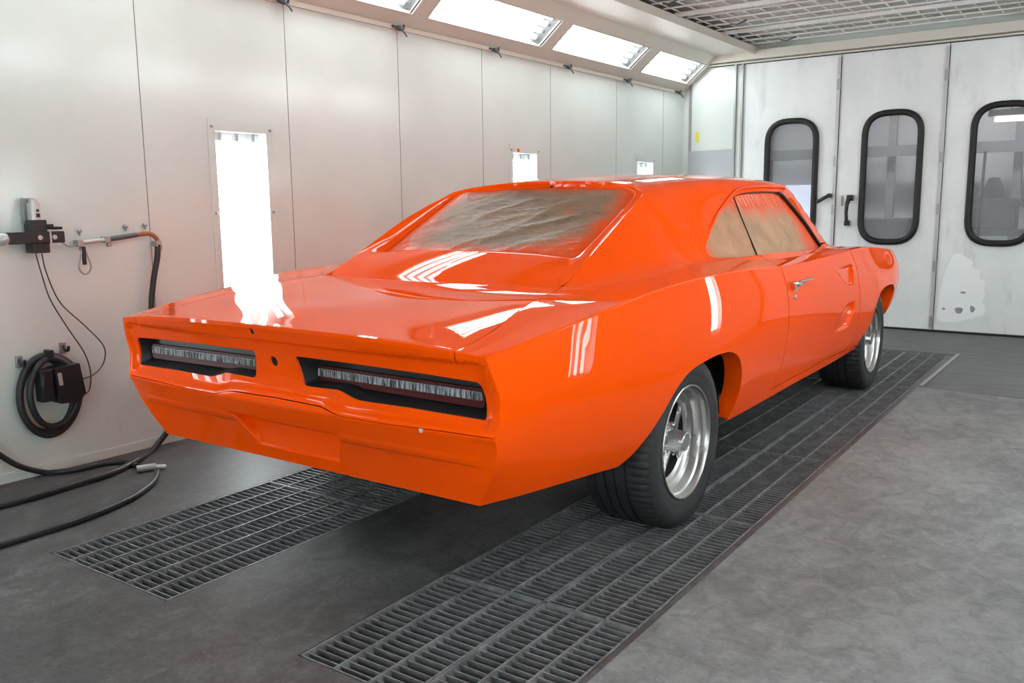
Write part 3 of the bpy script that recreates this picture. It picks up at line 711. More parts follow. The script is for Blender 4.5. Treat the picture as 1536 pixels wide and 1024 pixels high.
M_blk = mat('black_equipment', (.016, .017, .019), .38)
M_gal = mat('galvanised', (.52, .52, .51), .4, .5)
M_rust = mat('orange_overspray_pipe', (.42, .13, .045), .6); q = NT(M_rust); q.l(q.ramp(q.noise(q.coord(), 90., 4, .7), [(.4, (.50, .13, .02)), (.62, (.20, .13, .10))]), q.b.inputs['Base Color'])
M_note = mat('yellow_note', (.72, .66, .10), .6)
M_film = mat('grey_plastic_sheet', (.42, .43, .45), .25, spec=.6)
S = lambda o, k='structure': tag(o, kind=k)
# ---------------------------------------------------------------- floor with two exhaust slots (car axes: the grates run with the car)
GY0, GY1 = -1.492, 4.68; LG = (-.908, -.205); RG = (.400, 1.118)
fl = MB(); X0, X1, Y0, Y1 = -2.3, 3.2, -4.6, 6.3
def quad(mb, x0, x1, y0, y1, z=0., mi=0): mb.add([(x0, y0, z), (x1, y0, z), (x1, y1, z), (x0, y1, z)], [(0, 1, 2, 3)], None, mi)
for a, b in ((X0, LG[0]), (LG[1], RG[0]), (RG[1], X1)): quad(fl, a, b, GY0, GY1)
quad(fl, X0, X1, Y0, GY0); quad(fl, X0, X1, GY1, Y1)
for a, b in (LG, RG):
    for p in (((a, GY0), (b, GY0)), ((b, GY0), (b, GY1)), ((b, GY1), (a, GY1)), ((a, GY1), (a, GY0))):
        (x0, y0), (x1, y1) = p; fl.add([(x0, y0, 0), (x1, y1, 0), (x1, y1, -.30), (x0, y0, -.30)], [(3, 2, 1, 0)])
    quad(fl, a, b, GY0, GY1, -.30)
S(fl.build('floor', M_conc))
sl = MB(); sl.prism([(1.130, -4.4), (2.2, -4.4), (2.2, 3.13), (1.150, 3.20)], .0, .004); S(sl.build('floor_slab', M_slab))
sd = MB(); sd.prism([(-2.2, 4.70), (1.19, 4.70), (1.19, 3.205), (3.0, 3.135), (3.0, 6.2), (-2.2, 6.2)], .0, .0025); S(sd.build('floor_strip', M_dark))
ft = MB(); ft.prism([(1.150, 3.24), (1.172, 3.24), (1.192, 4.72), (1.170, 4.72)], .0, .010); S(ft.build('trim_1', M_steelg))
for i, (a, b) in enumerate((LG, RG)):
    m = MB(); nx, ny = 18, 150; xs = np.linspace(a+.002, b-.002, nx); ys = np.linspace(GY0+.002, GY1-.002, ny); X_, Y_ = np.meshgrid(xs, ys); Z_ = -.050+.010*rng.random(X_.shape)
    m.add(np.stack([X_.ravel(), Y_.ravel(), Z_.ravel()], 1), [(r*nx+k, r*nx+k+1, (r+1)*nx+k+1, (r+1)*nx+k) for r in range(ny-1) for k in range(nx-1)])
    tag(m.build('exhaust_filter', M_pit), ('dark filter matting in the floor slot on the left, under the grates', 'dark filter matting in the floor slot under the right wheels')[i], 'filter')
def grate(x0, x1, y0, y1, label, group, slant=0., seed=0):
    r = np.random.default_rng(seed); root = empty('floor_grate', ((x0+x1)/2, (y0+y1)/2, -.032)); tag(root, label, 'grate', group)
    x0 -= root.location.x; x1 -= root.location.x; y0 -= root.location.y; y1 -= root.location.y; Z = .032
    t = .005
    for y in (y0+t/2, y1-t/2): fr = MB(); fr.box(((x0+x1)/2, y, Z-.015), (x1-x0, t, .030)); fr.build('end_bar', M_grate, root)
    n = max(2, round((x1-x0)/.112)); lb = MB()
    for k in range(n+1):
        x = x0+.004+(x1-x0-.008)*k/n; lb.box((x, (y0+y1)/2, Z-.013), (.0062 if 0 < k < n else .007, y1-y0, .026))
    lb.build('bearing_bars', M_grate, root)
    m = int((y1-y0)/.030); cb = MB()
    for k in range(1, m):
        y = y0+(y1-y0)*k/m; dy = .003*(r.random()-.5); cb.box(((x0+x1)/2, y+dy, Z-.018), (x1-x0-.01, .0028, .030), rot=Matrix.Rotation(.25, 3, 'X'))
    cb.build('cross_bars', M_grate, root); return root
cuts_r = [GY0+.004, -.838, .16, 1.16, 2.16, 3.16, 3.86, GY1-.004]; cuts_l = [GY0+.004, -.50, .50, 1.5, 2.5, 3.5, GY1-.004]
xm = .792; w_ = ['nearest the camera', 'under the rear wheel', 'just ahead of the rear wheel', 'below the door', 'under the front wheel', 'ahead of the front wheel', 'at the far end by the booth doors']
for k, (a, b) in enumerate(zip(cuts_r[:-1], cuts_r[1:])):
    grate(RG[0]+.004, xm-.001, a+.001, b-.001, 'steel grate, inner row of the right slot, '+w_[k], 'grates of the right slot', seed=k)
    grate(xm+.001, RG[1]-.004, a+.001, b-.001, 'steel grate, outer row of the right slot, '+w_[k], 'grates of the right slot', seed=k+20)
wl_ = ['nearest the camera behind the bumper', 'just under the rear bumper', 'behind the left rear wheel, under the car', 'under the middle of the car', 'under the left front wheel', 'at the far end beyond the car']
for k, (a, b) in enumerate(zip(cuts_l[:-1], cuts_l[1:])):
    grate(LG[0]+.004, LG[1]-.004, a+.001, b-.001, 'steel floor grate of the left slot, '+wl_[k], 'grates of the left slot', seed=k+40)
# ---------------------------------------------------------------- walls
SEAMS = [-2.33, -1.36, -.392, .545, 1.496, 2.416, 3.359, 4.50, 5.50]
LY = [(.03, .37), (2.80, 3.14), (4.93, 5.27), (-2.42, -2.08)]; LZ0, LZ1 = .34, 1.638       # vertical lights let into the side walls
def side_wall(x, sg, name, cuts, zt):
    m = MB(); ed = sorted(set([BKY, FY]+[v for c_ in cuts for v in c_]))
    for a, b in zip(ed[:-1], ed[1:]):
        zs = [(-.02, LZ0), (LZ1, zt)] if (a, b) in cuts else [(-.02, zt)]
        for z0, z1 in zs: m.box((x-sg*.03, (a+b)/2, (z0+z1)/2), (.06, b-a, z1-z0))
    return S(booth(m.build(name, M_wall)))
side_wall(WX, 1, 'wall_left', sorted(LY), 2.9); RY = [(.98-.17, .98+.17), (3.70, 4.04), (-1.75, -1.41)]; side_wall(RX, -1, 'wall_right', sorted(RY), 2.9)
sm_ = MB()
for y in SEAMS: sm_.box((WX+.0006, y, 1.2), (.0016, .0036, 2.4))
S(booth(sm_.build('trim_2', M_seam)))
bb = MB(); bb.box((WX+.004, (BKY+FY)/2, .022), (.008, FY-BKY, .044)); S(booth(bb.build('baseboard_left', M_wall)))
bk = MB(); bk.box(((WX+RX)/2, BKY-.13, 1.45), (RX-WX, .06, 2.94)); S(booth(bk.build('wall_back', M_wall)))
# vertical wall lights
def wall_light(x, sg, y0, y1, label):
    root = empty('wall_light', Bp(x, (y0+y1)/2, LZ0-.05), rz=BY); tag(root, label, 'light', 'vertical lights in the booth walls')
    h = (y1-y0)/2; H = LZ1-LZ0; b = .05
    back = MB(); back.box((-sg*.125, 0, b+H/2), (.01, 2*h+.06, H+.06))
    for s in (-1, 1): back.box((-sg*.06, s*(h+.02), b+H/2), (.13, .02, H))
    for z in (b-.02, b+H+.02): back.box((-sg*.06, 0, z), (.13, 2*h+.06, .02))
    back.build('housing', M_white, root)
    fr = MB(); t = .045
    for s in (-1, 1): fr.box((sg*.003, s*(h+t/2), b+H/2), (.006, t, H+.0))
    fr.box((sg*.004, 0, b+H+.032), (.008, 2*h+2*t, .064)); fr.box((sg*.004, 0, b-.032), (.008, 2*h+2*t, .064)); fr.build('frame', M_wall, root)
    for s in (-1, 1):
        for z in (b+H+.02, b+H-.44, b+.15):
            k = MB(); k.lathe([(.0, .0001), (.010, .0045), (.008, .0075), (.0, .0085)][::-1], 10, 'x', (0, 0, 0))
            o = k.build('screw', M_screw, root, 40); o.location = (sg*.006 if z < b+H else sg*.008, s*(h+t*.55), z); o.scale.x = sg
    for k in (-1, 0, 1):
        tb = MB(); tb.cyl((-sg*.05, k*h*.66, b+.05), (-sg*.05, k*h*.66, b+H-.05), .019, 14); tb.build('tube', M_tubeV, root, 40)
        for z in (b+.03, b+H-.03):
            cpz = MB(); cpz.cyl((-sg*.05, k*h*.66, z-.025), (-sg*.05, k*h*.66, z+.025), .017, 12); cpz.build('tube_cap', M_white, root, 40)
    return root
LN = ['tall vertical light in the left wall beside the boot lid', 'vertical light in the left wall showing just above the roof, with an orange dab', 'farthest vertical light in the left wall, a small patch above the roof', 'vertical light in the left wall behind the camera']
for (a, b), n in zip(LY, LN): r = wall_light(WX, 1, a, b, n)
for (a, b), n in zip(RY, ['vertical light in the right wall level with the rear wheel', 'vertical light in the right wall level with the front wheel', 'vertical light in the right wall behind the camera']): wall_light(RX, -1, a, b, n)
for k, x in enumerate((.55, 1.35, 2.1)):  # unseen lights added on the back wall to brighten the car's tail
    r = wall_light(0, 1, -.17, .17, 'vertical light on the back wall behind the camera, %s' % ('left', 'middle', 'right')[k]); p = Bp(x, BKY+.04, LZ0-.05); r.location = p; r.rotation_euler.z = BY+math.pi/2
dab = MB(); dab.prism(roundpoly([(2.85, 1.668), (2.885, 1.672), (2.888, 1.640), (2.86, 1.643)], .01), WX+.008, WX+.010, axes='yzx'); tag(booth(dab.build('tape_dab', M_paint)), 'small orange dab on the frame of the middle wall light', 'tape')
# ---------------------------------------------------------------- slanted light troughs under the ceiling
SX = .40; TH = .33                                       # run and rise of the slope
PY_ = [(-2.92, -1.52), (-1.37, .03), (.17, 1.55), (1.70, 3.085), (3.235, 4.60), (4.80, 5.90)]
LEN = math.hypot(SX, TH)
def trough(x, sg, name):
    m = MB(); n = np.array([sg*TH, 0, -SX])/LEN; t = np.array([sg*SX, 0, TH])/LEN
    def slab(u0, u1, y0, y1):
        P = [np.array([x, 0, TZ])+t*u+np.array([0, y, 0])-n*d for d in (0, .03) for u, y in ((u0, y0), (u1, y0), (u1, y1), (u0, y1))]
        m.add(P, [(0, 1, 2, 3), (7, 6, 5, 4), (0, 4, 5, 1), (1, 5, 6, 2), (2, 6, 7, 3), (3, 7, 4, 0)])
    u0, u1 = .115, .385
    slab(0, u0, BKY, FY); slab(u1, LEN, BKY, FY); ys = [BKY]+[v for p in PY_ for v in p]+[FY]
    for a, b in zip(ys[0::2], ys[1::2]): slab(u0, u1, a, b)
    m.box((x+sg*.009, (BKY+FY)/2, TZ-.012), (.018, FY-BKY, .03))
    m.box((x+sg*(SX+.20), (BKY+FY)/2, TZ+TH+.012), (.42, FY-BKY, .024))       # soffit up to the ceiling grid
    m.box((x+sg*(SX+.40), (BKY+FY)/2, TZ+TH+.01), (.035, FY-BKY, .07))
    S(booth(m.build(name, M_trim))); return n, t, u0, u1
def strip_light(x, sg, y0, y1, label, geo):
    n, t, u0, u1 = geo; yc = (y0+y1)/2; root = empty('trough_light', Bp(x, yc, TZ), rz=BY); tag(root, label, 'light', 'strip lights in the slanted troughs')
    P = lambda u, y, d: tuple(t*u-n*d+np.array([0, y, 0])); h = (y1-y0)/2
    hs = MB(); V = [P(u, y, d) for d in (.028, .12) for u, y in ((u0-.01, -h-.01), (u1+.01, -h-.01), (u1+.01, h+.01), (u0-.01, h+.01))]
    hs.add(V, [(4, 5, 6, 7), (0, 1, 5, 4), (1, 2, 6, 5), (2, 3, 7, 6), (3, 0, 4, 7)]); hs.build('housing', M_white, root)
    fr = MB()
    for a, b, c_, d_ in ((u0, -h, u0, h), (u1, -h, u1, h), (u0, -h, u1, -h), (u0, h, u1, h)): fr.tube([P(a, b, -.002), P(c_, d_, -.002)], .006, 6)
    fr.build('frame', M_trim, root)
    dk = MB(); dk.tube([P(u0, h-.012, .004), P(u1, h-.012, .004)], .0045, 6); dk.build('seal', M_seal, root)
    for k in range(4):
        u = u0+.035+(u1-u0-.07)*k/3; tb = MB(); tb.cyl(P(u, -h+.07, .06), P(u, h-.07, .06), .019, 12); tb.build('tube', M_tube, root, 40)
        for s in (-1, 1): e = MB(); e.cyl(P(u, s*(h-.07), .06), P(u, s*(h-.02), .06), .016, 10); e.build('tube_cap', M_white, root, 40)
gl_ = trough(WX, 1, 'trim_3'); gr_ = trough(RX, -1, 'trim_4')
NL = ['above the far left behind the camera', 'above the camera end of the left wall', 'above the tall wall light', 'cut by the top edge, first from the left', 'second from the far end, over the roof of the car', 'at the far end of the left trough, next to the far wall']
NL = ['strip light of the left trough farthest behind the camera', 'strip light of the left trough level with the camera', 'strip light of the left trough cut off at the photo top', 'largest strip light seen in the left trough', 'strip light of the left trough, second from the far wall', 'last strip light of the left trough, next to the far wall']
for (a, b), n in zip(PY_, NL): strip_light(WX, 1, a, b, n, gl_)
for k, (a, b) in enumerate(PY_): strip_light(RX, -1, a, b, 'strip light of the right trough, number %d from the back, out of view' % (k+1), gr_)
# ---------------------------------------------------------------- ceiling: filter blankets on a wire grid
cx0, cx1 = WX+SX+.40, RX-SX-.40; CZ = TZ+TH+.06
ce = MB(); ce.box(((WX+RX)/2, (BKY+FY)/2, CZ+.10), (RX-WX, FY-BKY, .04)); S(booth(ce.build('ceiling', M_filt)))
cg = MB()
for y in np.arange(BKY+.1, FY-.12, .22):
    cg.cyl((cx0, y, CZ), (cx1, y, CZ), .008, 6)
for x in np.arange(cx0+.04, cx1, .145): cg.cyl((x, BKY, CZ+.010), (x, FY-.1, CZ+.010), .006, 6)
S(booth(cg.build('ceiling_grid', M_mesh)))
bm_ = MB()
for y in (-2.9, -1.6, -.3, .75, 1.85, 2.95, 4.05, 5.05): bm_.box(((cx0+cx1)/2, y, CZ-.012), (cx1-cx0, .030, .03))
S(booth(bm_.build('trim_5', M_mesh)))
hw = MB()
for y in (3.5, 4.6, 5.62): hw.tube([(cx0+.20+.1*(y-4), y, CZ-.03), (cx0+.26+.1*(y-4), y-.02, CZ-.045), (cx0+.36+.1*(y-4), y-.03, CZ-.02)], .007, 6)
o = booth(hw.build('ceiling_latch', M_wire)); S(o)
# ---------------------------------------------------------------- far wall with the folding doors
DZ = 2.635; DX = [-1.195, -.243, .706, 1.655, 2.40]
fw_ = MB(); fw_.box((-1.535, FY+.03, 1.33), (.69, .06, 2.70)); fw_.box(((WX+RX)/2, FY+.03, (DZ+2.95)/2), (RX-WX, .06, 2.95-DZ)); S(booth(fw_.build('wall_far', M_wall)))
bx = MB(); bx.box(((WX+RX)/2+.1, FY-.05, 2.70), (RX-WX-.2, .10, .085)); bx.box(((WX+RX)/2, FY-.03, DZ+.005), (RX-WX, .05, .012)); S(booth(bx.build('trim_6', M_trim)))
tk = MB(); tk.box(((WX+RX)/2, FY-.012, DZ-.004), (RX-WX-.6, .02, .008)); tk.box((.6, FY-.012, .010), (3.7, .02, .020)); S(booth(tk.build('trim_7', M_seal)))
ps_ = MB()
for x in (-1.30, -1.225): ps_.box((x, FY-.012, DZ/2), (.020, .026, DZ))
S(booth(ps_.build('trim_8', M_steelg)))
cn = MB(); cn.box((-1.80, FY-.004, 1.3), (.03, .012, 2.4)); S(booth(cn.build('trim_9', M_steelg)))
WIN = [(-.942, -.452), (.008, .506), (.945, 1.445)]; WZ = [(.83, 2.03), (.84, 2.05), (.84, 2.06)]
door_objs = []
for i in range(4):
    x0, x1 = DX[i]+.004, DX[i+1]-.004
    m = MB(); F0 = lambda u, v: np.stack([u, np.full_like(u, FY-.0), v], 1)
    outl = [(x0, .022), (x1, .022), (x1, DZ-.006), (x0, DZ-.006)]
    if i < 3:
        a, b = WIN[i]; c_, d_ = WZ[i]; hole = roundpoly([(a, c_), (b, c_), (b, d_), (a, d_)], .205, 8)
        # front and back sheets round the window
        for yy in (FY, FY+.045):
            Pm = resamp(outl, .3); hh = resamp(hole[::-1], .05); V = [Vector(p) for p in Pm+hh]; n1 = len(Pm); n2 = len(hh)
            E_ = [(k, (k+1) % n1) for k in range(n1)]+[(n1+k, n1+(k+1) % n2) for k in range(n2)]
            r = delaunay_2d_cdt(V, E_, [], 0, 1e-6); UV = np.array([v[:] for v in r[0]]); Fc = [tuple(f) for f in r[2]]; ce_ = np.array([UV[list(f)].mean(0) for f in Fc]); ok = ~pip(ce_, hh)
            m.add(np.stack([UV[:, 0], np.full(len(UV), yy), UV[:, 1]], 1), [f for f, k in zip(Fc, ok) if k])
        hh = roundpoly([(a, c_), (b, c_), (b, d_), (a, d_)], .205, 8)
        V = [(p, FY, z) for p, z in hh]+[(p, FY+.045, z) for p, z in hh]; n2 = len(hh); m.add(V, [(k, (k+1) % n2, n2+(k+1) % n2, n2+k) for k in range(n2)])
    else: m.box(((x0+x1)/2, FY+.0225, DZ/2), (x1-x0, .045, DZ-.03))
    d = booth(m.build('door_%d' % (i+1), M_door)); S(d); door_objs.append(d)
    st = MB(); st.box((x1-.012, FY-.006, DZ/2), (.030, .014, DZ-.06)); st.box((x1+.004, FY-.004, DZ/2), (.007, .014, DZ-.06), 1)
    for z in (.10, .62, 1.15, 1.62, 2.35): st.box((x1-.010, FY-.016, z), (.034, .012, .10), 2)
    o = st.build('hinge_strip', [M_hinge, M_seal, M_steelg], d); S(o)
    if i < 3:
        w_root = empty('window_%d' % (i+1), (0, 0, 0), rz=BY); S(w_root)
        gk = MB(); loop = [(p, FY-.010, z) for p, z in resamp(roundpoly([(a, c_), (b, c_), (b, d_), (a, d_)], .205, 8), .03)]
        gk.tube(loop, .030, 10, closed=True); o = gk.build('gasket', M_seal, w_root, 60)
        gp = MB(); gp.prism(roundpoly([(a, c_), (b, c_), (b, d_), (a, d_)], .205, 8), FY+.016, FY+.020, axes='xzy'); gp.build('glass', M_glass, w_root)
# scuffs and the filled patch on the right-hand door
pm = MB()
pp = [(.735+(x-.735)*.86, .10+(z-.14)*.70) for x, z in crv([(.735, .20), (.80, .14), (.93, .15), (1.10, .22), (1.19, .27), (1.20, .36), (1.17, .44), (1.19, .52), (1.175, .62), (1.185, .70), (1.12, .74), (1.13, .83), (1.06, .88), (1.05, .97), (.97, 1.02), (.93, 1.06), (.86, 1.03), (.80, .85), (.76, .60), (.745, .40)], 3, True)]
pm.prism(pp, FY-.0012, FY-.0002, axes='xzy'); o = booth(pm.build('filler_patch', M_patch)); tag(o, 'pale ragged patch of fresh paint low on the right-hand door', 'patch')
for k, (x, z, a, b) in enumerate(((.92, .215, .032, .035), (1.03, .235, .02, .033), (.79, .225, .016, .010), (.945, .385, .024, .009))):
    sc_ = MB(); sc_.prism([(x+a*math.cos(t)*(1+.2*math.sin(3*t+k)), z+b*math.sin(t)*(1+.2*math.cos(2*t+k))) for t in np.linspace(0, 2*math.pi, 15)[:-1]], FY-.0022, FY-.0012, axes='xzy')
    tag(booth(sc_.build('scuff_mark', M_steelg)), ['oval grey scuff in the pale patch on the right-hand door', 'upright grey scuff right of the oval one in the pale patch', 'small dark scuff at the left edge of the pale patch', 'topmost small scuff in the pale patch'][k], 'scuff', 'scuffs in the pale patch')
# door furniture
lv = MB(); lv.tube([(-.41, FY-.045, 1.225), (-.335, FY-.050, 1.268), (-.30, FY-.048, 1.285)], [.017, .019, .015], 10); lv.cyl((-.295, FY, 1.287), (-.295, FY-.055, 1.287), .022, 14)
tag(booth(lv.build('door_lever', M_blk, None, 50)), 'black slanted lever handle on the white door left of the seam', 'handle')
root = empty('pull_handle', Bp(-.155+.04, FY, 1.0), rz=BY); tag(root, 'black upright pull handle on the middle door right of the seam', 'handle')
ph = MB(); ph.tube([(0, -.05, .02), (-.004, -.065, .12), (.0, -.065, .20), (.015, -.055, .265)], [.016, .017, .019, .024], 10); ph.build('grip', M_blk, root, 50)
pb = MB(); pb.box((.0, -.025, .018), (.05, .05, .05), bev=.006); pb.box((.018, -.025, .262), (.058, .05, .056), bev=.006); pb.build('mount', M_blk, root)
pc = MB(); pc.box((-.012, -.056, .245), (.022, .014, .05), bev=.003); tag(pc.build('latch_plate', M_chrome, root), 'bright latch plate')
lp_ = MB(); lp_.box((-.075, -.012, .235), (.026, .024, .10), bev=.003); lp_.build('strike', M_gal, root)
# sheet of plastic and the note at the far left
sh = MB(); Rm = Matrix.Rotation(-.05, 3, 'X'); sh.box((-1.56, FY-.055, .92), (.50, .006, 1.72), rot=Rm); tag(booth(sh.build('plastic_sheet', M_film)), 'grey sheet leaning on the far wall left of the doors, its top above the roof', 'sheet')
nt = MB(); nt.box((-1.715, FY-.002, 1.925), (.044, .003, .105)); tag(booth(nt.build('sticky_note', M_note)), 'small yellow note on the far wall above the leaning sheet', 'note')
# clamps along the top of the left wall
for k, y in enumerate((-.46, .51, 1.478, 2.535, 3.583, 4.656, 5.79)):
    root = empty('trough_clamp', Bp(WX, y, 2.33), rz=BY)
    tag(root, 'dark wire clamp under the left light trough, '+['behind the frame at the far left', 'second from the left', 'largest one in view', 'under the middle of the largest light', 'under the join of two lights', 'second from the far wall', 'closest to the far wall'][k], 'clamp', 'clamps under the left trough')
    cb = MB(); cb.tube([(.0, -.045, .055), (.03, -.045, .06), (.045, -.04, .045), (.05, -.01, .035), (.05, .03, .045), (.035, .05, .075)], .007, 6); cb.build('wire', M_wire, root, 60)
    cj = MB(); cj.box((.045, -.015, .050), (.03, .035, .022), bev=.003); cj.tube([(.05, .0, .045), (.058, .035, .018), (.06, .05, .0)], .005, 6); cj.build('jaw', M_wire, root)
# ---------------------------------------------------------------- what shows through the door windows
rm_ = MB(); rm_.box((.4, FY+4.4, 1.6), (9, .1, 3.6)); S(booth(rm_.build('wall_workshop', mat('workshop_wall', (.50, .50, .51), .7))))
rf = MB(); rf.box((.4, FY+2.2, 3.3), (9, 4.4, .08)); S(booth(rf.build('ceiling_workshop', mat('workshop_ceiling', (.34, .34, .35), .7))))
r3 = MB(); r3.box((.4, FY+2.25, -.03), (9, 4.3, .06)); S(booth(r3.build('floor_workshop', M_conc)))
for x in (-4.0, 4.8):
    r4 = MB(); r4.box((x, FY+2.2, 1.6), (.1, 4.4, 3.6)); S(booth(r4.build('wall_workshop_side', M_white)))
be = MB()
for z, y in ((1.90, 3.9), (2.55, 2.6), (2.9, 3.9)): be.box((.4, FY+y, z), (8.6, .10, .14))
for x in (-2.35, -.62, .9): be.box((x, FY+4.05, 1.5), (.10, .10, 3.2))
S(booth(be.build('trim_10', mat('workshop_steel', (.20, .20, .21), .5))))
dl = MB(); dl.box((-2.6, FY+4.33, .73), (2.2, .03, 1.5)); S(booth(dl.build('window_4', mat('daylight_opening', (.8, .85, .95), .5, emit=(.74, .80, 1.), estr=1.05))))
root = empty('workshop_lamp', Bp(1.45, FY+1.6, 2.055), rz=BY); tag(root, 'lit strip lamp hanging behind the right-hand door window', 'light')
tl_ = MB(); tl_.cyl((-.55, 0, 0), (.8, .15, .0), .022, 12); tl_.build('tube', mat('workshop_tube', (1, 1, 1), .4, emit=(1, .95, .88), estr=9.), root, 40)
for dx in (-.4, .6): hg = MB(); hg.cyl((dx, .03, .08), (dx, .03, 1.205), .006, 6); hg.build('hanger', M_wire, root)
tr_ = MB(); tr_.prism([(-.10, .03), (.10, .03), (.04, .10), (-.04, .10)], -.6, .85, axes='yzx'); tr_.build('reflector', M_white, root)
M_w1 = mat('workshop_grey', (.16, .16, .17), .6); M_w2 = mat('workshop_dark', (.055, .06, .07), .55)
for k, (x, y) in enumerate(((-2.4, 1.6), (-.3, 2.9), (1.2, 3.0))):  # lights added on the workshop ceiling to brighten the view through the windows
    root = empty('workshop_light', Bp(x, FY+y, 3.26), rz=BY); tag(root, ['strip light on the workshop ceiling behind the first door window', 'strip light on the workshop ceiling behind the middle door window', 'strip light on the workshop ceiling behind the right-hand door window'][k], 'light', 'workshop ceiling lights')
    t1 = MB(); t1.box((0, 0, -.03), (1.4, .22, .06)); t1.build('housing', M_white, root); t1 = MB(); t1.box((0, 0, -.07), (1.3, .16, .02)); t1.build('diffuser', mat('workshop_diffuser', (1, 1, 1), .4, emit=(1, 1, 1), estr=42.), root)
root = empty('tool_bench', Bp(1.25, FY+1.9, 0), rz=BY); tag(root, 'grey workbench seen through the right-hand door window', 'bench')
t1 = MB(); t1.box((0, 0, .88), (1.5, .6, .06)); t1.build('bench_top', M_w1, root)
for sx in (-1, 1):
    for sy in (-1, 1): t1 = MB(); t1.box((sx*.70, sy*.26, .425), (.06, .06, .85)); t1.build('leg', M_w2, root)
root = empty('machine', Bp(.93, FY+1.85, .912), rz=BY); tag(root, 'grey machine with a stepped top on the workbench behind the right-hand window', 'machine')
t1 = MB(); t1.box((0, 0, .13), (.44, .34, .26), bev=.03); t1.box((.03, 0, .285), (.50, .30, .09), bev=.02); t1.build('body', M_w1, root)
t1 = MB(); t1.lathe([(.31, .0001), (.31, .15), (.42, .11), (.55, .05), (.56, .0001)], 20, 'z', (-.02, 0, 0)); t1.build('head', M_w2, root, 40)
root = empty('pole_stand', Bp(.86, FY+1.2, 0), rz=BY); tag(root, 'thin dark upright pole at the left of the right-hand window', 'stand')
t1 = MB(); t1.cyl((0, 0, 0), (.03, 0, 1.72), .014, 10); t1.build('pole', M_w2, root); t1 = MB(); t1.cyl((0, 0, 0), (0, 0, .02), .14, 20); t1.build('base', M_w2, root)
for k, (x, y, a, b, h, lab) in enumerate(((-.12, 1.45, .62, .5, 1.02, 'dark crate low behind the middle door window'), (.36, 1.2, .22, .3, .78, 'lower dark crate right of the first behind the middle window'), (1.50, 1.0, .36, .36, 1.0, 'dark cabinet behind the right-hand window at the photo edge'))):
    root = empty('storage_crate', Bp(x, FY+y, 0), rz=BY); tag(root, lab, 'crate'); t1 = MB(); t1.box((0, 0, h/2), (a, b, h), bev=.01); t1.build('body', M_w2, root); t1 = MB(); t1.box((0, 0, h+.012), (a+.02, b+.02, .024), bev=.006); t1.build('lid', M_w1, root)
# ---------------------------------------------------------------- air equipment on the left wall
wy = WX
root = empty('air_regulator', Bp(WX, -1.0, 1.05), rz=BY); tag(root, 'black air regulator block with a silver cylinder on the left wall', 'regulator')
t1 = MB(); t1.box((.075, -.005, .052), (.055, .245, .052), bev=.004); t1.build('manifold', M_blk, root)
t1 = MB(); t1.box((.060, .010, .100), (.070, .070, .060), bev=.004); t1.build('block', M_blk, root); t1 = MB(); t1.box((.060, .012, .005), (.070, .075, .045), bev=.004); t1.build('block', M_blk, root)
t1 = MB(); t1.tube([(.075, .045, .098), (.078, .085, .092), (.080, .118, .092)], [.010, .007, .006], 8); t1.box((.078, .060, .104), (.02, .035, .012)); t1.build('lever', M_blk, root)
t1 = MB(); t1.cyl((.065, .006, .13), (.065, .006, .205), .026, 18); t1.cyl((.065, .006, .205), (.065, .006, .222), .018, 14); t1.build('cylinder', M_gal, root, 50)
t1 = MB(); t1.box((.030, .000, .17), (.02, .05, .115)); t1.build('back_plate', M_steelg, root)
t1 = MB(); t1.box((.0935, .010, .172), (.003, .010, .012)); t1.box((.0935, .010, .150), (.003, .016, .016)); t1.build('marking', M_blk, root)
t1 = MB(); t1.box((.1035, .052, .052), (.003, .008, .056)); tag(t1.build('band', M_gal, root), 'bright band')
for y in (.005, .070):
    t1 = MB(); t1.lathe([(0, .011), (.005, .0105), (.005, .006), (.003, .006), (.003, .0001)], 16, 'x', (.1025, y, .052)); t1.build('bolt', M_gal, root)
t1 = MB(); t1.sphere((.075, -.145, .050), .034, 8, sc=(1, 1, .9)); tag(t1.build('silver_joint', M_gal, root, 60), 'silver taped joint')
br = MB(); br.box((.025, -.0, .05), (.05, .10, .05)); br.build('bracket', M_steelg, root)
root = empty('wall_pipe', Bp(WX, -.62, 1.04), rz=BY); tag(root, 'grey air pipe along the left wall with an orange-stained end', 'pipe')
t1 = MB(); t1.tube([(.06, -.185, .030), (.06, -.12, .034), (.06, -.02, .042)], .0105, 10); tag(t1.build('pipe', M_gal, root, 60), 'pale galvanised length')
t1 = MB(); t1.tube([(.06, -.03, .042), (.06, .05, .050), (.06, .115, .058)], .0125, 10); t1.build('sleeve', mat('grey_sleeve', (.10, .10, .105), .5), root, 60)
t1 = MB(); t1.tube(crv([(.06, .115, .058), (.06, .16, .062), (.06, .195, .058), (.06, .222, .038), (.06, .232, .012)], 4), .0115, 10); tag(t1.build('stained_elbow', M_rust, root, 60), 'orange stained elbow')
for y, z in ((-.175, .028), (-.04, .040), (.228, .010)):
    t1 = MB(); t1.box((.05, y, z), (.045, .030, .030), bev=.004); t1.box((.055, y+.012, z-.02), (.02, .02, .03), bev=.003); t1.build('coupling', M_steelg, root)
t1 = MB(); t1.tube(crv([(.045, -.25, .035), (.055, -.22, .015), (.06, -.185, .026)], 4), .004, 6); t1.build('link', M_steelg, root)
for y, z in ((-.145, .085), (.195, .105), (.09, .10)):
    t1 = MB(); t1.sphere((.012, y, z), .012, 6); t1.cyl((.0, y, z), (.02, y-.004, z-.02), .005, 6); t1.build('wall_stud', M_steelg, root, 60)
root = empty('snap_hook', Bp(WX+.05, -.785, 1.055), rz=BY); tag(root, 'grey wire snap hook hanging below the wall pipe', 'hook')
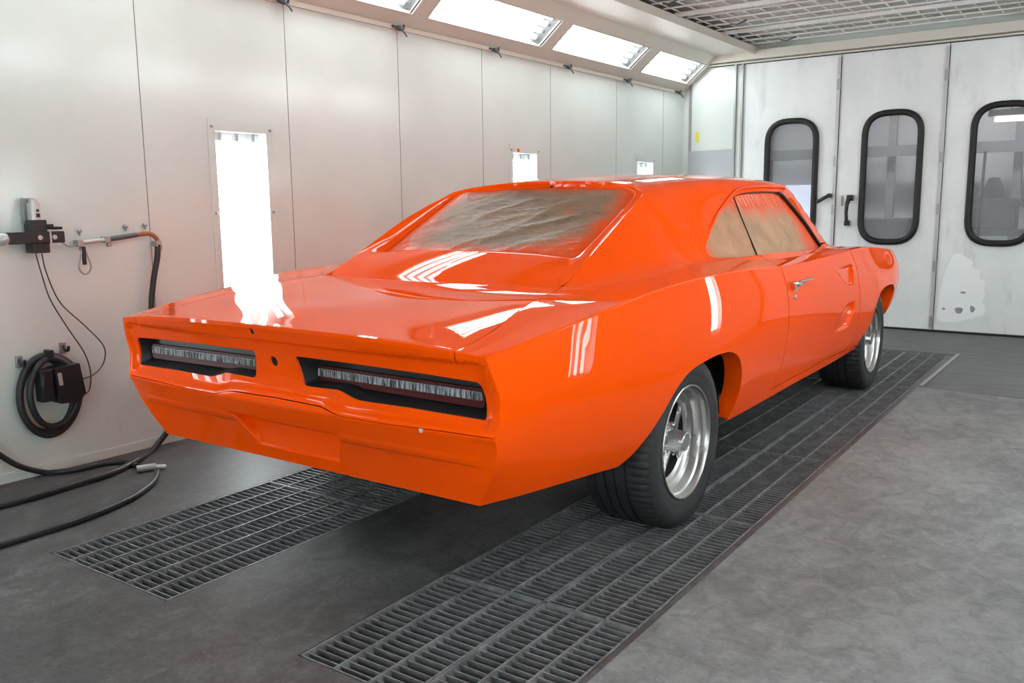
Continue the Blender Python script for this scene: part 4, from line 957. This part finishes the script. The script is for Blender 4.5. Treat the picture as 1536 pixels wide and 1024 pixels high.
t1 = MB(); lp2 = crv([(.02, 0, 0), (.022, .018, -.05), (.022, .030, -.10), (.022, .012, -.128), (.022, -.012, -.128), (.022, -.028, -.10), (.022, -.016, -.05)], 6, True); t1.tube(lp2, .0042, 8, closed=True); t1.build('loop', M_steelg, root, 60)
t1 = MB(); t1.box((.022, 0, -.045), (.012, .018, .085), bev=.004); t1.build('gate', M_blk, root)
def cable(name, pts, r, m, label, cat, group=None, n=10, seg=10):
    t1 = MB(); t1.tube(crv(pts, n), r, seg); o = booth(t1.build(name, m, None, 60)); tag(o, label, cat, group); return o
BI = lambda P: [(max(x*math.cos(BY)+y*math.sin(BY), WX+.022), -x*math.sin(BY)+y*math.cos(BY), z) for x, y, z in P]       # car axes -> booth axes
HA = [(-1.965, -0.335, 0.015), (-1.796, -0.49, 0.015), (-1.676, -0.665, 0.015), (-1.588, -0.839, 0.015), (-1.565, -1.012, 0.015), (-1.547, -1.227, 0.015), (-1.562, -1.434, 0.015), (-1.624, -1.698, 0.015)]
HB = [(-1.429, -0.716, 0.013), (-1.308, -0.816, 0.013), (-1.201, -0.965, 0.013), (-1.139, -1.123, 0.013), (-1.108, -1.294, 0.013), (-1.104, -1.451, 0.013), (-1.108, -1.638, 0.013), (-1.131, -1.822, 0.013)]
HC = [(-1.587, -0.718, 0.013), (-1.693, -0.708, 0.013), (-1.765, -0.768, 0.013), (-1.779, -0.892, 0.013), (-1.821, -0.981, 0.013), (-1.909, -1.014, 0.013), (-1.83, -1.124, 0.071), (-1.83, -1.186, 0.121), (-1.83, -1.255, 0.193), (-1.83, -1.365, 0.313)]
HCP = (-1.503, -0.71, 0.015)
cable('air_hose', [(WX+.06, -.392, 1.045), (WX+.06, -.40, .98), (WX+.058, -.432, .85), (WX+.055, -.45, .70), (WX+.055, -.42, .52), (WX+.07, -.36, .34), (WX+.09, -.34, .20)] + BI(HA[1:]), .0150, M_hose, 'black air hose dropping behind the car tail and running off across the floor', 'hose')
cable('air_hose', BI(HB), .0130, M_hose, 'black air hose nearest the grate, ending in a coupling on the floor', 'hose')
cable('air_hose', BI(HC), .0130, M_hose, 'black hose curving along the foot of the left wall and up at the photo edge', 'hose')
root = empty('hose_coupling', (HCP[0], HCP[1], 0), rz=BY); tag(root, 'grey hose coupling lying on the floor by the hose end', 'coupling')
t1 = MB(); t1.cyl((-.03, -.045, .018), (.01, .03, .018), .0165, 12); t1.build('barrel', M_steelg, root, 50); t1 = MB(); t1.cyl((.0, .02, .016), (.035, .065, .014), .010, 10); t1.build('nipple', M_gal, root, 50)
root = empty('hose_coil', Bp(WX, -.975, .375), rz=BY); tag(root, 'coiled black hose hanging on the left wall around the control box', 'hose')
for k, (a, b, dy, dz, x) in enumerate(((.140, .188, -.010, .0, .045), (.110, .160, -.004, .012, .070), (.118, .172, -.022, -.004, .030))):
    t1 = MB(); t1.tube([(x+.008*math.sin(2*t+k), dy+a*math.cos(t)*(1+.03*math.sin(2*t+k)), dz+b*math.sin(t)*(1+.02*math.cos(3*t+k))) for t in np.linspace(0, 2*math.pi, 56)[:-1]], .0145, 10, closed=True); t1.build('loop', M_hose, root, 60)
t1 = MB(); t1.box((.06, -.008, .196), (.055, .022, .036), bev=.004); t1.build('tie', M_blk, root)
for y, z in ((-.118, .17), (.085, .205)):
    r2_ = empty('wall_peg', Bp(WX, -.975+y, .375+z), rz=BY); tag(r2_, 'dark wall peg at the upper %s of the hose coil' % ('left' if y < 0 else 'right'), 'peg', 'pegs behind the hose coil')
    t1 = MB(); t1.box((.006, 0, 0), (.012, .030, .055), bev=.003); t1.build('plate', M_steelg, r2_); t1 = MB(); t1.tube([(.01, 0, .01), (.03, 0, -.012), (.055, 0, -.008), (.062, 0, .012)], .007, 8); t1.build('hook', M_blk, r2_, 60)
root = empty('control_box', Bp(WX, -.945, .37), rz=BY); tag(root, 'black angular control box inside the coiled hose on the wall', 'control box')
t1 = MB(); t1.prism([(-.045, .135), (.070, .145), (.090, .0), (.055, -.035), (-.030, -.030)], .028, .118, axes='yzx'); t1.build('case', M_blk, root)
t1 = MB(); t1.box((.07, -.075, .06), (.06, .06, .15), bev=.006); t1.tube([(.09, -.09, .11), (.095, -.095, .06), (.09, -.085, .02)], .011, 8); t1.build('pump', M_blk, root)
t1 = MB(); t1.prism(roundpoly([(-.037, .115), (-.018, .115), (-.014, .055), (-.032, .055)], .006), .118, .1195, axes='yzx'); tag(t1.build('sticker', M_gal, root), 'pale sticker')
cable('control_cable', [(WX+.06, -1.0, 1.03), (WX+.06, -.985, .95), (WX+.05, -.95, .82), (WX+.045, -.88, .68), (WX+.045, -.81, .55), (WX+.05, -.79, .45), (WX+.07, -.815, .37), (WX+.08, -.86, .355)], .0032, M_wire, 'thin dark cable dropping straight from the regulator to the control box', 'cable', n=8, seg=6)
cable('control_cable', [(WX+.07, -.978, 1.03), (WX+.07, -.965, .94), (WX+.06, -.91, .80), (WX+.05, -.80, .68), (WX+.05, -.715, .57), (WX+.05, -.72, .49), (WX+.06, -.78, .44), (WX+.08, -.87, .43)], .0032, M_wire, 'thin dark cable bowing out to the right between regulator and control box', 'cable', n=8, seg=6)
# ---------------------------------------------------------------- light and view
w = bpy.data.worlds.new('world'); SC.world = w; w.use_nodes = True; w.node_tree.nodes['Background'].inputs[0].default_value = (.75, .8, .9, 1); w.node_tree.nodes['Background'].inputs[1].default_value = .15
vs = SC.view_settings; vs.view_transform = 'Standard'; vs.look = 'None'; vs.gamma = 1; vs.use_curve_mapping = False; vs.exposure = .07
SC.cycles.max_bounces = 10; SC.cycles.diffuse_bounces = 5; SC.cycles.glossy_bounces = 5; SC.cycles.use_denoising = True; SC.cycles.sample_clamp_indirect = 8
# ================================================================ camera
f_, cx_, cy_, cz_, yaw_, pit_, rol_ = 1308.86528, 2.18062, -2.99546, 1.2216, 0.60792, 0.15445, -0.01046
fw = Vector((-math.sin(yaw_)*math.cos(pit_), math.cos(yaw_)*math.cos(pit_), -math.sin(pit_))); rt = Vector((math.cos(yaw_), math.sin(yaw_), 0)); up = rt.cross(fw)
r2 = math.cos(rol_)*rt+math.sin(rol_)*up; u2 = -math.sin(rol_)*rt+math.cos(rol_)*up
cd = bpy.data.cameras.new('camera'); co = bpy.data.objects.new('camera', cd); COL.objects.link(co)
Mx = Matrix((r2, u2, -fw)).transposed().to_4x4(); Mx.translation = (cx_, cy_, cz_); co.matrix_world = Mx
cd.sensor_width = 36; cd.lens = 36*f_/1536; cd.clip_start = .05; SC.camera = co
